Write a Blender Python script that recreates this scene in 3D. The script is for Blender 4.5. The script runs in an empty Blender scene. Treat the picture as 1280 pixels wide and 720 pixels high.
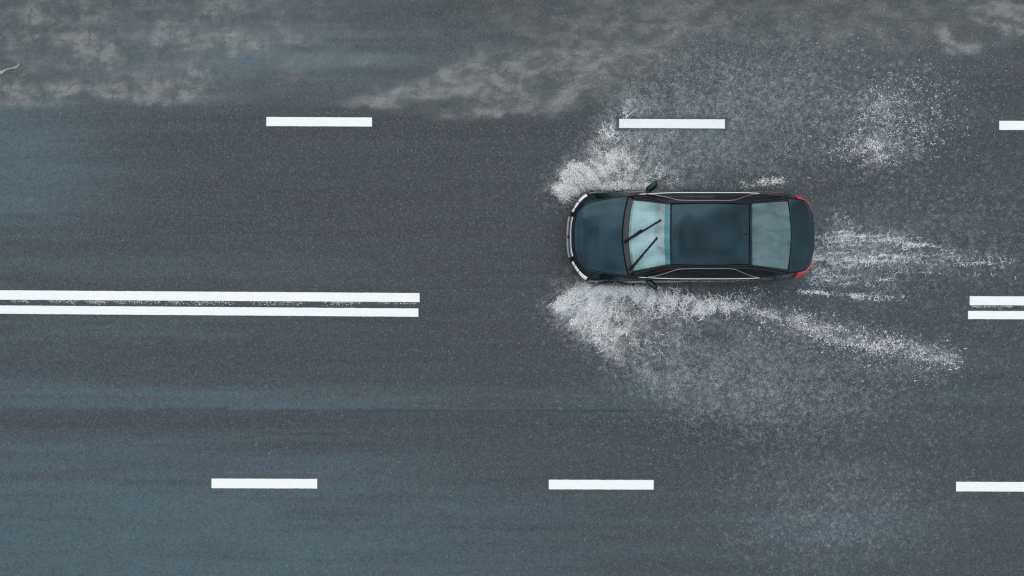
import bpy, math
import numpy as np
from math import radians

# ----------------------------------------------------------------- camera, sky, sun, exposure
sc = bpy.context.scene
COL = sc.collection
CAM_H, FPX = 17.0, 986.0            # drone height in metres, focal length in pixels of a 1280 px wide frame
cam_d = bpy.data.cameras.new("drone_camera")
cam_d.sensor_width = 36.0
cam_d.lens = FPX / 1280.0 * 36.0
cam_d.clip_end = 3000.0
cam = bpy.data.objects.new("drone_camera", cam_d)
cam.location = (0, 0, CAM_H)
COL.objects.link(cam)
sc.camera = cam

SUN_EL, SUN_AZ = 52.0, 105.0          # azimuth: degrees counter-clockwise from +x, where the sun stands
world = bpy.data.worlds.new("World")
sc.world = world
world.use_nodes = True
wn = world.node_tree
sky = wn.nodes.new("ShaderNodeTexSky")
sky.sky_type = 'NISHITA'
sky.sun_disc = False
sky.sun_elevation = radians(SUN_EL)
sky.sun_rotation = radians(90.0 - SUN_AZ)
sky.air_density = 1.0
sky.dust_density = 1.2
sky.ozone_density = 1.0
bg = wn.nodes["Background"]
# closed cloud cover under that sky: the CIE standard overcast distribution, L = (1 + 2 sin h) / 3
geo = wn.nodes.new("ShaderNodeNewGeometry")
sepz = wn.nodes.new("ShaderNodeSeparateXYZ"); wn.links.new(geo.outputs["Incoming"], sepz.inputs[0])
sinh = wn.nodes.new("ShaderNodeMath"); sinh.operation = 'ABSOLUTE'; wn.links.new(sepz.outputs[2], sinh.inputs[0])
cie = wn.nodes.new("ShaderNodeMath"); cie.operation = 'MULTIPLY_ADD'
cie.inputs[1].default_value = 2 / 3; cie.inputs[2].default_value = 1 / 3
wn.links.new(sinh.outputs[0], cie.inputs[0])
cloud = wn.nodes.new("ShaderNodeVectorMath"); cloud.operation = 'SCALE'
cloud.inputs[0].default_value = (9.45, 10.0, 10.4)
tcw = wn.nodes.new("ShaderNodeTexCoord")
cnz = wn.nodes.new("ShaderNodeTexNoise"); cnz.inputs["Scale"].default_value = 4.6; cnz.inputs["Detail"].default_value = 6
cnz.inputs["Roughness"].default_value = 0.55
wn.links.new(tcw.outputs["Generated"], cnz.inputs["Vector"])
crm = wn.nodes.new("ShaderNodeMapRange"); crm.inputs[1].default_value = 0.3; crm.inputs[2].default_value = 0.7
crm.inputs[3].default_value = 0.5; crm.inputs[4].default_value = 1.5
wn.links.new(cnz.outputs[0], crm.inputs[0])
cmul = wn.nodes.new("ShaderNodeMath"); cmul.operation = 'MULTIPLY'
wn.links.new(cie.outputs[0], cmul.inputs[0]); wn.links.new(crm.outputs[0], cmul.inputs[1])
wn.links.new(cmul.outputs[0], cloud.inputs[3])
cover = wn.nodes.new("ShaderNodeMix"); cover.data_type = 'RGBA'
cover.inputs[0].default_value = 0.85
wn.links.new(sky.outputs[0], cover.inputs[6]); wn.links.new(cloud.outputs[0], cover.inputs[7])
wn.links.new(cover.outputs[2], bg.inputs[0])
bg.inputs[1].default_value = 0.12

sun_d = bpy.data.lights.new("sun", 'SUN')
sun_d.energy = 0.6
sun_d.angle = radians(60)
sun_d.color = (1.0, 0.93, 0.84)
sun = bpy.data.objects.new("sun", sun_d)
sun.rotation_euler = (0, radians(90 - SUN_EL), radians(SUN_AZ))
sun.location = (0, 0, 30)
COL.objects.link(sun)

sc.view_settings.view_transform = 'Standard'
sc.view_settings.look = 'None'
sc.view_settings.gamma = 1.0
sc.view_settings.use_curve_mapping = False
sc.view_settings.exposure = 0.27
sc.cycles.use_denoising = False
sc.cycles.use_adaptive_sampling = False
sc.cycles.pixel_filter_type = 'BLACKMAN_HARRIS'
sc.cycles.filter_width = 1.3
sc.cycles.max_bounces = 14
sc.cycles.diffuse_bounces = 14
sc.cycles.transparent_max_bounces = 12
sc.cycles.caustics_reflective = False
sc.cycles.caustics_refractive = False

rng = np.random.default_rng(11)
S = FPX / CAM_H                        # ground pixels per metre (58)


def gx(px): return (np.asarray(px, float) - 640.0) / S
def gy(py): return (360.0 - np.asarray(py, float)) / S


# ----------------------------------------------------------------- numeric noise
def _hash(ix, iy, seed):
    n = (ix.astype(np.int64) * 374761393 + iy.astype(np.int64) * 668265263 + seed * 982451653) & 0xFFFFFFFF
    n = ((n ^ (n >> 13)) * 1274126177) & 0xFFFFFFFF
    n = (n ^ (n >> 16)) & 0xFFFFFFFF
    return n / 4294967295.0


def vnoise(x, y, seed=0):
    x = np.asarray(x, float); y = np.asarray(y, float)
    ix = np.floor(x); iy = np.floor(y)
    fx = x - ix; fy = y - iy
    fx = fx * fx * fx * (fx * (fx * 6 - 15) + 10); fy = fy * fy * fy * (fy * (fy * 6 - 15) + 10)
    a = _hash(ix, iy, seed); b = _hash(ix + 1, iy, seed)
    c = _hash(ix, iy + 1, seed); d = _hash(ix + 1, iy + 1, seed)
    return (a * (1 - fx) + b * fx) * (1 - fy) + (c * (1 - fx) + d * fx) * fy


def fbm(x, y, seed=0, octv=4, gain=0.5):
    t = 0.0; amp = 1.0; tot = 0.0
    for o in range(octv):
        t = t + amp * vnoise(x * 2 ** o + 17.3 * o, y * 2 ** o - 9.1 * o, seed + o)
        tot += amp; amp *= gain
    return t / tot


def gauss(X, Y, cx, cy, rx, ry, a, ang=0.0):
    c, s = math.cos(radians(ang)), math.sin(radians(ang))
    dx = X - cx; dy = Y - cy
    u = (dx * c + dy * s) / rx; v = (-dx * s + dy * c) / ry
    return a * np.exp(-(u * u + v * v))


def capsule(X, Y, p0, p1, s, a, s1=None, a1=None):
    """soft stroke from p0 to p1; width and strength may change along it"""
    s1 = s if s1 is None else s1; a1 = a if a1 is None else a1
    dx, dy = p1[0] - p0[0], p1[1] - p0[1]
    L2 = dx * dx + dy * dy
    t = np.clip(((X - p0[0]) * dx + (Y - p0[1]) * dy) / L2, 0, 1)
    d2 = (X - p0[0] - t * dx) ** 2 + (Y - p0[1] - t * dy) ** 2
    ss = s + (s1 - s) * t
    return (a + (a1 - a) * t) * np.exp(-d2 / (ss * ss))


def poly_soft(X, Y, poly, soft):
    """1 inside the polygon, fading to 0 over `soft` across its border"""
    inside = np.zeros(X.shape, bool)
    dmin = np.full(X.shape, 1e9)
    n = len(poly)
    for i in range(n):
        x0, y0 = poly[i]; x1, y1 = poly[(i + 1) % n]
        cond = ((y0 > Y) != (y1 > Y))
        with np.errstate(divide='ignore', invalid='ignore'):
            xi = (x1 - x0) * (Y - y0) / (y1 - y0 + 1e-12) + x0
        inside ^= cond & (X < xi)
        dx, dy = x1 - x0, y1 - y0
        t = np.clip(((X - x0) * dx + (Y - y0) * dy) / (dx * dx + dy * dy + 1e-9), 0, 1)
        dmin = np.minimum(dmin, np.hypot(X - x0 - t * dx, Y - y0 - t * dy))
    sd = np.where(inside, dmin, -dmin)
    k = np.clip(sd / soft * 0.5 + 0.5, 0, 1)
    return k * k * (3 - 2 * k)


# ----------------------------------------------------------------- object helpers
def tag(o, label=None, cat=None, group=None, kind=None):
    if label: o["label"] = label
    if cat: o["category"] = cat
    if group: o["group"] = group
    if kind: o["kind"] = kind
    return o


def mesh_obj(name, verts, faces, mat, parent=None, smooth=False):
    me = bpy.data.meshes.new(name)
    me.from_pydata([tuple(map(float, v)) for v in verts], [], [tuple(int(i) for i in f) for f in faces])
    me.update()
    if mat: me.materials.append(mat)
    if smooth: me.shade_smooth()
    o = bpy.data.objects.new(name, me)
    COL.objects.link(o)
    if parent: o.parent = parent
    return o


def fast_mesh(name, verts, faces, mat, parent=None, smooth=False):
    """big meshes: verts (n,3), faces (m,k) all of one size"""
    verts = np.ascontiguousarray(verts, np.float32); faces = np.ascontiguousarray(faces, np.int32)
    me = bpy.data.meshes.new(name)
    k = faces.shape[1]
    me.vertices.add(len(verts)); me.vertices.foreach_set("co", verts.ravel())
    me.loops.add(faces.size); me.loops.foreach_set("vertex_index", faces.ravel())
    me.polygons.add(len(faces))
    me.polygons.foreach_set("loop_start", np.arange(0, faces.size, k, dtype=np.int32))
    me.polygons.foreach_set("loop_total", np.full(len(faces), k, np.int32))
    me.update(calc_edges=True)
    if mat: me.materials.append(mat)
    if smooth: me.shade_smooth()
    o = bpy.data.objects.new(name, me)
    COL.objects.link(o)
    if parent: o.parent = parent
    return o


def grid_faces(nu, nv, wrap=False):
    f = []
    for i in range(nu - 1):
        for j in range(nv - 1):
            f.append((i * nv + j, (i + 1) * nv + j, (i + 1) * nv + j + 1, i * nv + j + 1))
    return f


def patch(name, P, mat, parent, thick=0.012, smooth=True, flip=False, keep=None):
    """P: (nu, nv, 3) array of points -> one sheet metal style panel with thickness"""
    nu, nv, _ = P.shape
    F = grid_faces(nu, nv)
    if keep is not None:
        F = [f for f, k in zip(F, keep.ravel()) if k]
    if flip: F = [f[::-1] for f in F]
    o = mesh_obj(name, P.reshape(-1, 3), F, mat, parent, smooth)
    if thick:
        m = o.modifiers.new("thickness", 'SOLIDIFY')
        m.thickness = thick; m.offset = -1.0; m.use_even_offset = False
    return o


def tube(name, pts, r, mat, parent, n=8, radii=None, flat=1.0):
    pts = np.asarray(pts, float)
    V, F = [], []
    for i, p in enumerate(pts):
        t = pts[min(i + 1, len(pts) - 1)] - pts[max(i - 1, 0)]
        t = t / (np.linalg.norm(t) + 1e-9)
        a = np.cross(t, (0, 0, 1.0))
        if np.linalg.norm(a) < 1e-4: a = np.array((1.0, 0, 0))
        a /= np.linalg.norm(a); b = np.cross(a, t)
        rr = r if radii is None else radii[i]
        for k in range(n):
            th = 2 * math.pi * k / n
            V.append(p + rr * (math.cos(th) * a + flat * math.sin(th) * b))
    for i in range(len(pts) - 1):
        for k in range(n):
            F.append((i * n + k, i * n + (k + 1) % n, (i + 1) * n + (k + 1) % n, (i + 1) * n + k))
    F.append(tuple(range(n))[::-1]); F.append(tuple((len(pts) - 1) * n + k for k in range(n)))
    return mesh_obj(name, V, F, mat, parent, True)


def lathe(name, prof, mat, parent, n=40, smooth=True):
    """profile of (radius, y) spun about the y axis"""
    V, F = [], []
    m = len(prof)
    for k in range(n):
        th = 2 * math.pi * k / n
        for r, y in prof:
            V.append((r * math.cos(th), y, r * math.sin(th)))
    for k in range(n):
        for j in range(m - 1):
            a = k * m + j; b = ((k + 1) % n) * m + j
            F.append((a, b, b + 1, a + 1))
    return mesh_obj(name, V, F, mat, parent, smooth)


def cr(ctrl, s):
    """Catmull-Rom through ctrl (n,d) at parameter s (array, 0..n-1)"""
    ctrl = np.asarray(ctrl, float); n = len(ctrl)
    s = np.clip(np.asarray(s, float), 0, n - 1)
    i = np.minimum(np.floor(s).astype(int), n - 2); t = (s - i)[..., None]
    ext = np.vstack([2 * ctrl[0] - ctrl[1], ctrl, 2 * ctrl[-1] - ctrl[-2]])
    p0, p1, p2, p3 = ext[i], ext[i + 1], ext[i + 2], ext[i + 3]
    return 0.5 * (2 * p1 + (p2 - p0) * t + (2 * p0 - 5 * p1 + 4 * p2 - p3) * t ** 2 + (3 * p1 - p0 - 3 * p2 + p3) * t ** 3)


# ----------------------------------------------------------------- materials
def new_mat(name):
    m = bpy.data.materials.new(name); m.use_nodes = True
    nt = m.node_tree
    return m, nt, nt.nodes["Principled BSDF"]


def nd(nt, typ, **kw):
    n = nt.nodes.new(typ)
    for k, v in kw.items():
        if k.startswith("i_"):
            key = k[2:]
            key = int(key) if key.isdigit() else key
            n.inputs[key].default_value = v
        else:
            setattr(n, k, v)
    return n


def mathn(nt, op, a, b=None, clamp=False):
    n = nt.nodes.new("ShaderNodeMath"); n.operation = op; n.use_clamp = clamp
    for i, v in enumerate((a, b)):
        if v is None: continue
        if isinstance(v, (int, float)): n.inputs[i].default_value = v
        else: nt.links.new(v, n.inputs[i])
    return n.outputs[0]


def mixc(nt, fac, a, b, mode='MIX'):
    n = nt.nodes.new("ShaderNodeMix"); n.data_type = 'RGBA'; n.blend_type = mode
    for sock, v in ((n.inputs[0], fac), (n.inputs[6], a), (n.inputs[7], b)):
        if isinstance(v, (int, float)): sock.default_value = v
        elif isinstance(v, tuple): sock.default_value = (*v, 1.0)[:4]
        else: nt.links.new(v, sock)
    return n.outputs[2]


def ramp(nt, fac, lo, hi, clo=(0, 0, 0, 1), chi=(1, 1, 1, 1)):
    n = nt.nodes.new("ShaderNodeMapRange"); n.interpolation_type = 'SMOOTHSTEP'
    n.inputs[1].default_value = lo; n.inputs[2].default_value = hi
    nt.links.new(fac, n.inputs[0])
    return n.outputs[0]


def coords(nt, scale=(1, 1, 1), src="Object"):
    tc = nt.nodes.new("ShaderNodeTexCoord"); mp = nt.nodes.new("ShaderNodeMapping")
    mp.inputs["Scale"].default_value = scale
    nt.links.new(tc.outputs[src], mp.inputs[0])
    return mp.outputs[0]


def noise(nt, vec, scale, detail=4, rough=0.55, dist=0.0):
    n = nd(nt, "ShaderNodeTexNoise")
    n.inputs["Scale"].default_value = scale; n.inputs["Detail"].default_value = detail
    n.inputs["Roughness"].default_value = rough; n.inputs["Distortion"].default_value = dist
    nt.links.new(vec, n.inputs["Vector"])
    return n


def simple(name, col, rough=0.5, metal=0.0, coat=0.0, spec=0.5):
    m, nt, b = new_mat(name)
    b.inputs["Base Color"].default_value = (*col, 1)
    b.inputs["Roughness"].default_value = rough
    b.inputs["Metallic"].default_value = metal
    b.inputs["Coat Weight"].default_value = coat
    b.inputs["Specular IOR Level"].default_value = spec
    # faint grain so that nothing is perfectly even
    nz = noise(nt, coords(nt), 35, 3)
    r = nd(nt, "ShaderNodeMapRange"); nt.links.new(nz.outputs[0], r.inputs[0])
    r.inputs[3].default_value = max(rough - 0.06, 0.02); r.inputs[4].default_value = rough + 0.08
    nt.links.new(r.outputs[0], b.inputs["Roughness"])
    return m


def asphalt_material():
    m, nt, b = new_mat("wet_asphalt")
    L = nt.links
    P = coords(nt)
    at = nd(nt, "ShaderNodeAttribute", attribute_name="film_sheen")       # r silt, g water film with painted sky sheen, b dark wet
    sep = nd(nt, "ShaderNodeSeparateColor"); L.new(at.outputs["Color"], sep.inputs[0])
    silt, film_sheen, dark = sep.outputs[0], sep.outputs[1], sep.outputs[2]
    at2 = nd(nt, "ShaderNodeAttribute", attribute_name="wear")      # r crack, g painted spray haze
    sep2 = nd(nt, "ShaderNodeSeparateColor"); L.new(at2.outputs["Color"], sep2.inputs[0])
    crack, haze_tone = sep2.outputs[0], sep2.outputs[1]
    # lengthwise traffic streaks
    st = noise(nt, coords(nt, (0.10, 1.5, 1)), 1.0, 6, 0.6)
    st2 = noise(nt, coords(nt, (0.35, 6.0, 1)), 1.0, 5, 0.6)
    base = mixc(nt, ramp(nt, st.outputs[0], 0.32, 0.68), (0.0170, 0.0240, 0.0295), (0.0315, 0.0440, 0.0535))
    base = mixc(nt, mathn(nt, 'MULTIPLY', ramp(nt, st2.outputs[0], 0.40, 0.70), 0.5), base, (0.045, 0.058, 0.067))
    pat = noise(nt, P, 0.5, 5, 0.6)
    base = mixc(nt, mathn(nt, 'MULTIPLY', ramp(nt, pat.outputs[0], 0.42, 0.7), 0.45), base, (0.040, 0.043, 0.049))
    # water layer: bluish sky sheen put into the colour; dark soaked parts
    base = mixc(nt, mathn(nt, 'MULTIPLY', film_sheen, 0.9, True), base, (0.047, 0.098, 0.120))
    base = mixc(nt, mathn(nt, 'MULTIPLY', dark, 0.7, True), base, (0.015, 0.021, 0.027))
    base = mixc(nt, mathn(nt, 'MULTIPLY', haze_tone, 0.8, True), base, (0.092, 0.096, 0.100))  # spray haze put into the base colour
    # blotches where binder and stone mix changes, a few centimetres across
    bl = noise(nt, P, 7.0, 6, 0.75); bsp = nd(nt, "ShaderNodeSeparateColor"); L.new(bl.outputs["Color"], bsp.inputs[0])
    base = mixc(nt, mathn(nt, 'MULTIPLY', ramp(nt, bsp.outputs[0], 0.50, 0.72), 0.55), base, (0.052, 0.047, 0.054))
    base = mixc(nt, mathn(nt, 'MULTIPLY', ramp(nt, bsp.outputs[1], 0.50, 0.72), 0.50), base, (0.034, 0.060, 0.064))
    base = mixc(nt, mathn(nt, 'MULTIPLY', ramp(nt, bsp.outputs[2], 0.52, 0.75), 0.50), base, (0.022, 0.025, 0.028))
    # aggregate stones
    calm = mathn(nt, 'SUBTRACT', 1.0, mathn(nt, 'ADD', mathn(nt, 'MULTIPLY', silt, 0.85), mathn(nt, 'MULTIPLY', film_sheen, 0.4), True), True)
    for sc_, lo, hi, amt in ((21.0, 0.72, 1.0, 0.30), (42.0, 0.72, 1.0, 0.75), (85.0, 0.62, 1.0, 0.8)):
        vo = nd(nt, "ShaderNodeTexVoronoi"); vo.inputs["Scale"].default_value = sc_
        L.new(P, vo.inputs["Vector"])
        sp = nd(nt, "ShaderNodeSeparateColor"); L.new(vo.outputs["Color"], sp.inputs[0])
        light = mathn(nt, 'MULTIPLY', ramp(nt, sp.outputs[0], lo, hi), amt)
        light = mathn(nt, 'MULTIPLY', light, ramp(nt, vo.outputs["Distance"], 0.75, 0.25))
        light = mathn(nt, 'MULTIPLY', light, calm)
        stone = mixc(nt, sp.outputs[1], (0.155, 0.125, 0.115), (0.150, 0.175, 0.185))
        base = mixc(nt, light, base, stone)
        darkst = mathn(nt, 'MULTIPLY', ramp(nt, sp.outputs[2], 0.62, 0.95), 0.55)
        darkst = mathn(nt, 'MULTIPLY', darkst, calm)
        base = mixc(nt, darkst, base, (0.018, 0.020, 0.023))
    # odd bright chips
    vo = nd(nt, "ShaderNodeTexVoronoi"); vo.inputs["Scale"].default_value = 30.0
    L.new(P, vo.inputs["Vector"])
    sp = nd(nt, "ShaderNodeSeparateColor"); L.new(vo.outputs["Color"], sp.inputs[0])
    chip = mathn(nt, 'MULTIPLY', ramp(nt, sp.outputs[0], 0.988, 0.994), ramp(nt, vo.outputs["Distance"], 0.42, 0.30))
    base = mixc(nt, mathn(nt, 'MULTIPLY', chip, 0.6), base, (0.24, 0.235, 0.22))
    # silt left by the puddle
    n1 = noise(nt, coords(nt, (.7, 1.2, 1)), 3.0, 8, 0.6, 0.3); n2 = noise(nt, P, 26, 6, 0.7)
    sm = mathn(nt, 'MULTIPLY', silt, mathn(nt, 'ADD', 0.7, mathn(nt, 'MULTIPLY', ramp(nt, n1.outputs[0], 0.3, 0.72), .6)))
    sm = mathn(nt, 'MULTIPLY', sm, mathn(nt, 'ADD', 0.35, mathn(nt, 'MULTIPLY', ramp(nt, n2.outputs[0], 0.3, 0.7), 1.25)), True)
    mud = mixc(nt, ramp(nt, n1.outputs[0], 0.35, 0.65), (0.088, 0.091, 0.087), (0.172, 0.174, 0.166))
    base = mixc(nt, sm, base, mud)
    # cracks
    base = mixc(nt, mathn(nt, 'MULTIPLY', crack, 0.8, True), base, (0.014, 0.016, 0.018))
    L.new(base, b.inputs["Base Color"])
    # wetness
    rg = nd(nt, "ShaderNodeMapRange"); L.new(film_sheen, rg.inputs[0])
    rg.inputs[3].default_value = 0.62; rg.inputs[4].default_value = 0.26
    L.new(rg.outputs[0], b.inputs["Roughness"])
    b.inputs["Specular IOR Level"].default_value = 0.4
    bh = noise(nt, P, 60, 5, 0.7)
    vb = nd(nt, "ShaderNodeTexVoronoi"); vb.inputs["Scale"].default_value = 70.0; L.new(P, vb.inputs["Vector"])
    hsum = mathn(nt, 'SUBTRACT', bh.outputs[0], mathn(nt, 'MULTIPLY', vb.outputs["Distance"], 0.8))
    hsum = mathn(nt, 'SUBTRACT', hsum, mathn(nt, 'MULTIPLY', crack, 2.0))
    bu = nd(nt, "ShaderNodeBump"); bu.inputs["Distance"].default_value = 0.006
    L.new(hsum, bu.inputs["Height"])
    L.new(mathn(nt, 'MULTIPLY', calm, 0.7), bu.inputs["Strength"])
    L.new(bu.outputs[0], b.inputs["Normal"])
    return m


def road_paint_material():
    m, nt, b = new_mat("road_paint")
    P = coords(nt)
    n1 = noise(nt, P, 14, 6, 0.65); n2 = noise(nt, coords(nt, (4, 40, 1)), 1.0, 5, 0.6); n3 = noise(nt, P, 90, 4, 0.7)
    c = mixc(nt, ramp(nt, n2.outputs[0], 0.4, 0.75), (0.78, 0.78, 0.77), (0.70, 0.71, 0.71))
    c = mixc(nt, mathn(nt, 'MULTIPLY', ramp(nt, n1.outputs[0], 0.60, 0.80), 0.35), c, (0.45, 0.46, 0.46))
    c = mixc(nt, mathn(nt, 'MULTIPLY', ramp(nt, n3.outputs[0], 0.66, 0.78), 0.45), c, (0.30, 0.31, 0.31))
    nt.links.new(c, b.inputs["Base Color"])
    b.inputs["Roughness"].default_value = 0.55
    bu = nd(nt, "ShaderNodeBump"); bu.inputs["Distance"].default_value = 0.003; bu.inputs["Strength"].default_value = 0.5
    nt.links.new(n3.outputs[0], bu.inputs["Height"]); nt.links.new(bu.outputs[0], b.inputs["Normal"])
    return m


def car_paint_material():
    m, nt, b = new_mat("black_car_paint")
    P = coords(nt)
    b.inputs["Base Color"].default_value = (0.006, 0.012, 0.015, 1)
    b.inputs["Metallic"].default_value = 1.0
    b.inputs["Specular IOR Level"].default_value = 0.3
    b.inputs["Coat Weight"].default_value = 1.0
    b.inputs["Coat IOR"].default_value = 1.33
    n1 = noise(nt, P, 3.0, 5, 0.6); n2 = noise(nt, coords(nt, (9, 30, 30)), 1.0, 5, 0.65); n3 = noise(nt, P, 120, 2, 0.5)
    rr = nd(nt, "ShaderNodeMapRange"); nt.links.new(n2.outputs[0], rr.inputs[0])
    rr.inputs[1].default_value = 0.3; rr.inputs[2].default_value = 0.75
    rr.inputs[3].default_value = 0.03; rr.inputs[4].default_value = 0.16
    nt.links.new(rr.outputs[0], b.inputs["Coat Roughness"])
    b.inputs["Roughness"].default_value = 0.10
    # beads and runs of rain water
    hb = mathn(nt, 'ADD', mathn(nt, 'MULTIPLY', n3.outputs[0], 0.35), n2.outputs[0])
    bu = nd(nt, "ShaderNodeBump"); bu.inputs["Distance"].default_value = 0.002; bu.inputs["Strength"].default_value = 0.45
    nt.links.new(hb, bu.inputs["Height"]); nt.links.new(bu.outputs[0], b.inputs["Coat Normal"])
    dirt = mathn(nt, 'MULTIPLY', ramp(nt, n1.outputs[0], 0.45, 0.75), 0.25)
    c = mixc(nt, dirt, (0.005, 0.022, 0.031), (0.012, 0.038, 0.048))
    nt.links.new(c, b.inputs["Base Color"])
    return m


def pane_material(name, tint, film_sheen=(0.5, 0.55, 0.56), sheen_amt=0.1, rough=0.04):
    """thin tinted glass: clear tint, mirror by Fresnel, sky reflection painted in by a pale diffuse layer"""
    m, nt, b = new_mat(name)
    L = nt.links
    out = nt.nodes["Material Output"]
    nt.nodes.remove(b)
    tr = nd(nt, "ShaderNodeBsdfTransparent"); tr.inputs[0].default_value = (*tint, 1)
    gl = nd(nt, "ShaderNodeBsdfGlossy"); gl.inputs["Roughness"].default_value = rough
    df = nd(nt, "ShaderNodeBsdfDiffuse"); df.inputs[0].default_value = (*film_sheen, 1)
    fr = nd(nt, "ShaderNodeFresnel"); fr.inputs[0].default_value = 1.6
    P = coords(nt, (2.2, 5, 3))
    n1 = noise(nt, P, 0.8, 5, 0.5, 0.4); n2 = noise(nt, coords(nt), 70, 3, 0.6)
    fa = mathn(nt, 'MULTIPLY', mathn(nt, 'MULTIPLY', mathn(nt, 'ADD', 0.45, mathn(nt, 'MULTIPLY', ramp(nt, n1.outputs[0], 0.3, 0.7), 0.55)), mathn(nt, 'ADD', 0.75, mathn(nt, 'MULTIPLY', n2.outputs[0], 0.25))), sheen_amt)
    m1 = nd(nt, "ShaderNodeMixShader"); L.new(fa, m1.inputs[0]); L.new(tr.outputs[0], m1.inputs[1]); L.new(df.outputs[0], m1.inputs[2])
    m2 = nd(nt, "ShaderNodeMixShader"); L.new(fr.outputs[0], m2.inputs[0]); L.new(m1.outputs[0], m2.inputs[1]); L.new(gl.outputs[0], m2.inputs[2])
    L.new(m2.outputs[0], out.inputs[0])
    return m


def water_white_material(name, col=(0.975, 0.985, 0.99), trans=0.05, alpha=1.0):
    m, nt, b = new_mat(name)
    b.inputs["Base Color"].default_value = (*col, 1)
    b.inputs["Roughness"].default_value = 0.35
    b.inputs["Specular IOR Level"].default_value = 0.4
    L = nt.links
    tl = nd(nt, "ShaderNodeBsdfTranslucent"); tl.inputs[0].default_value = (*col, 1)
    mx = nd(nt, "ShaderNodeMixShader"); mx.inputs[0].default_value = trans
    L.new(b.outputs[0], mx.inputs[1]); L.new(tl.outputs[0], mx.inputs[2])
    last = mx
    if alpha < 1.0:
        tr = nd(nt, "ShaderNodeBsdfTransparent")
        m2 = nd(nt, "ShaderNodeMixShader"); m2.inputs[0].default_value = alpha
        L.new(tr.outputs[0], m2.inputs[1]); L.new(mx.outputs[0], m2.inputs[2]); last = m2
    L.new(last.outputs[0], nt.nodes["Material Output"].inputs[0])
    return m


def grass_material():
    m, nt, b = new_mat("verge_grass")
    P = coords(nt)
    n1 = noise(nt, P, 0.6, 6, 0.6); n2 = noise(nt, P, 30, 4, 0.7)
    c = mixc(nt, n1.outputs[0], (0.035, 0.055, 0.022), (0.085, 0.090, 0.045))
    c = mixc(nt, ramp(nt, n2.outputs[0], 0.4, 0.7), c, (0.03, 0.04, 0.018))
    nt.links.new(c, b.inputs["Base Color"]); b.inputs["Roughness"].default_value = 0.9
    bu = nd(nt, "ShaderNodeBump"); bu.inputs["Distance"].default_value = 0.05
    nt.links.new(n2.outputs[0], bu.inputs["Height"]); nt.links.new(bu.outputs[0], b.inputs["Normal"])
    return m


M = dict(
    asphalt=asphalt_material(), paint=road_paint_material(), body=car_paint_material(), grass=grass_material(),
    piano=simple("piano_black", (0.006, 0.007, 0.008), 0.12, 0.0, 0.0, 0.35),
    cowl=simple("grey_cowl_plastic", (0.030, 0.038, 0.043), 0.5, 0, 0, 0.3),
    kerb=simple("concrete_kerb", (0.30, 0.30, 0.29), 0.85),
    chrome=simple("chrome", (0.86, 0.87, 0.88), 0.16, 1.0),
    satin=simple("satin_chrome", (0.45, 0.47, 0.48), 0.3, 1.0),
    plastic=simple("black_plastic", (0.010, 0.011, 0.012), 0.5, 0, 0, 0.15),
    rubber=simple("tyre_rubber", (0.018, 0.018, 0.019), 0.75),
    rim=simple("alloy_rim", (0.42, 0.43, 0.44), 0.3, 1.0),
    lens=simple("clear_headlight", (0.82, 0.84, 0.84), 0.12, 0.0, 1.0),
    red=simple("red_tail_lens", (0.75, 0.008, 0.04), 0.15, 0.0, 0.3),
    plate=simple("plate_white", (0.80, 0.81, 0.81), 0.4),
    leather=simple("pale_leather", (0.62, 0.66, 0.66), 0.6),
    dash=simple("pale_dashboard", (0.66, 0.72, 0.72), 0.6),
    shelf=simple("grey_parcel_shelf", (0.30, 0.33, 0.34), 0.8),
    cabin=simple("cabin_carpet", (0.05, 0.055, 0.055), 0.9),
    dark_trim=simple("dark_interior_trim", (0.03, 0.035, 0.035), 0.6),
    screen_glass=pane_material("windscreen_glass", (0.66, 0.92, 0.92), film_sheen=(0.54, 0.82, 0.84), sheen_amt=0.52),  # diffuse teal stands in for bright sky mirrored in the screen
    band_glass=pane_material("sun_band_glass", (0.14, 0.46, 0.50), film_sheen=(0.10, 0.40, 0.44), sheen_amt=0.6),
    rear_glass=pane_material("rear_window_glass", (0.42, 0.60, 0.64), film_sheen=(0.135, 0.22, 0.24), sheen_amt=0.8, rough=0.08),  # cloudy sky reflection put into the diffuse colour
    side_glass=pane_material("side_window_glass", (0.16, 0.26, 0.26), sheen_amt=0.02),
    roof_paint=None,
    spray=water_white_material("spray_water"),
    foam=water_white_material("foam_water", (0.975, 0.985, 0.99), 0.05),
)

# ----------------------------------------------------------------- ground, verge, road
ROAD_Y0, ROAD_Y1 = -8.4, 7.9
TILT = radians(-0.27)               # the lane runs a quarter degree off the picture's long side


def build_ground():
    xs = np.array([-1500, -200, -60, -20, 20, 60, 200, 1500.0]); 
    for sgn, y_in in ((1, ROAD_Y1 + 0.15), (-1, ROAD_Y0 - 0.15)):
        pass
    ys = np.array([-1500, -200, -40, -12, 12, 40, 200, 1500.0])
    V = [(x, y, -0.30) for x in xs for y in ys]
    o = mesh_obj("ground", V, grid_faces(len(xs), len(ys)), M["grass"])
    tag(o, "dark green grass land around the road", "ground", kind="structure")


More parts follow.
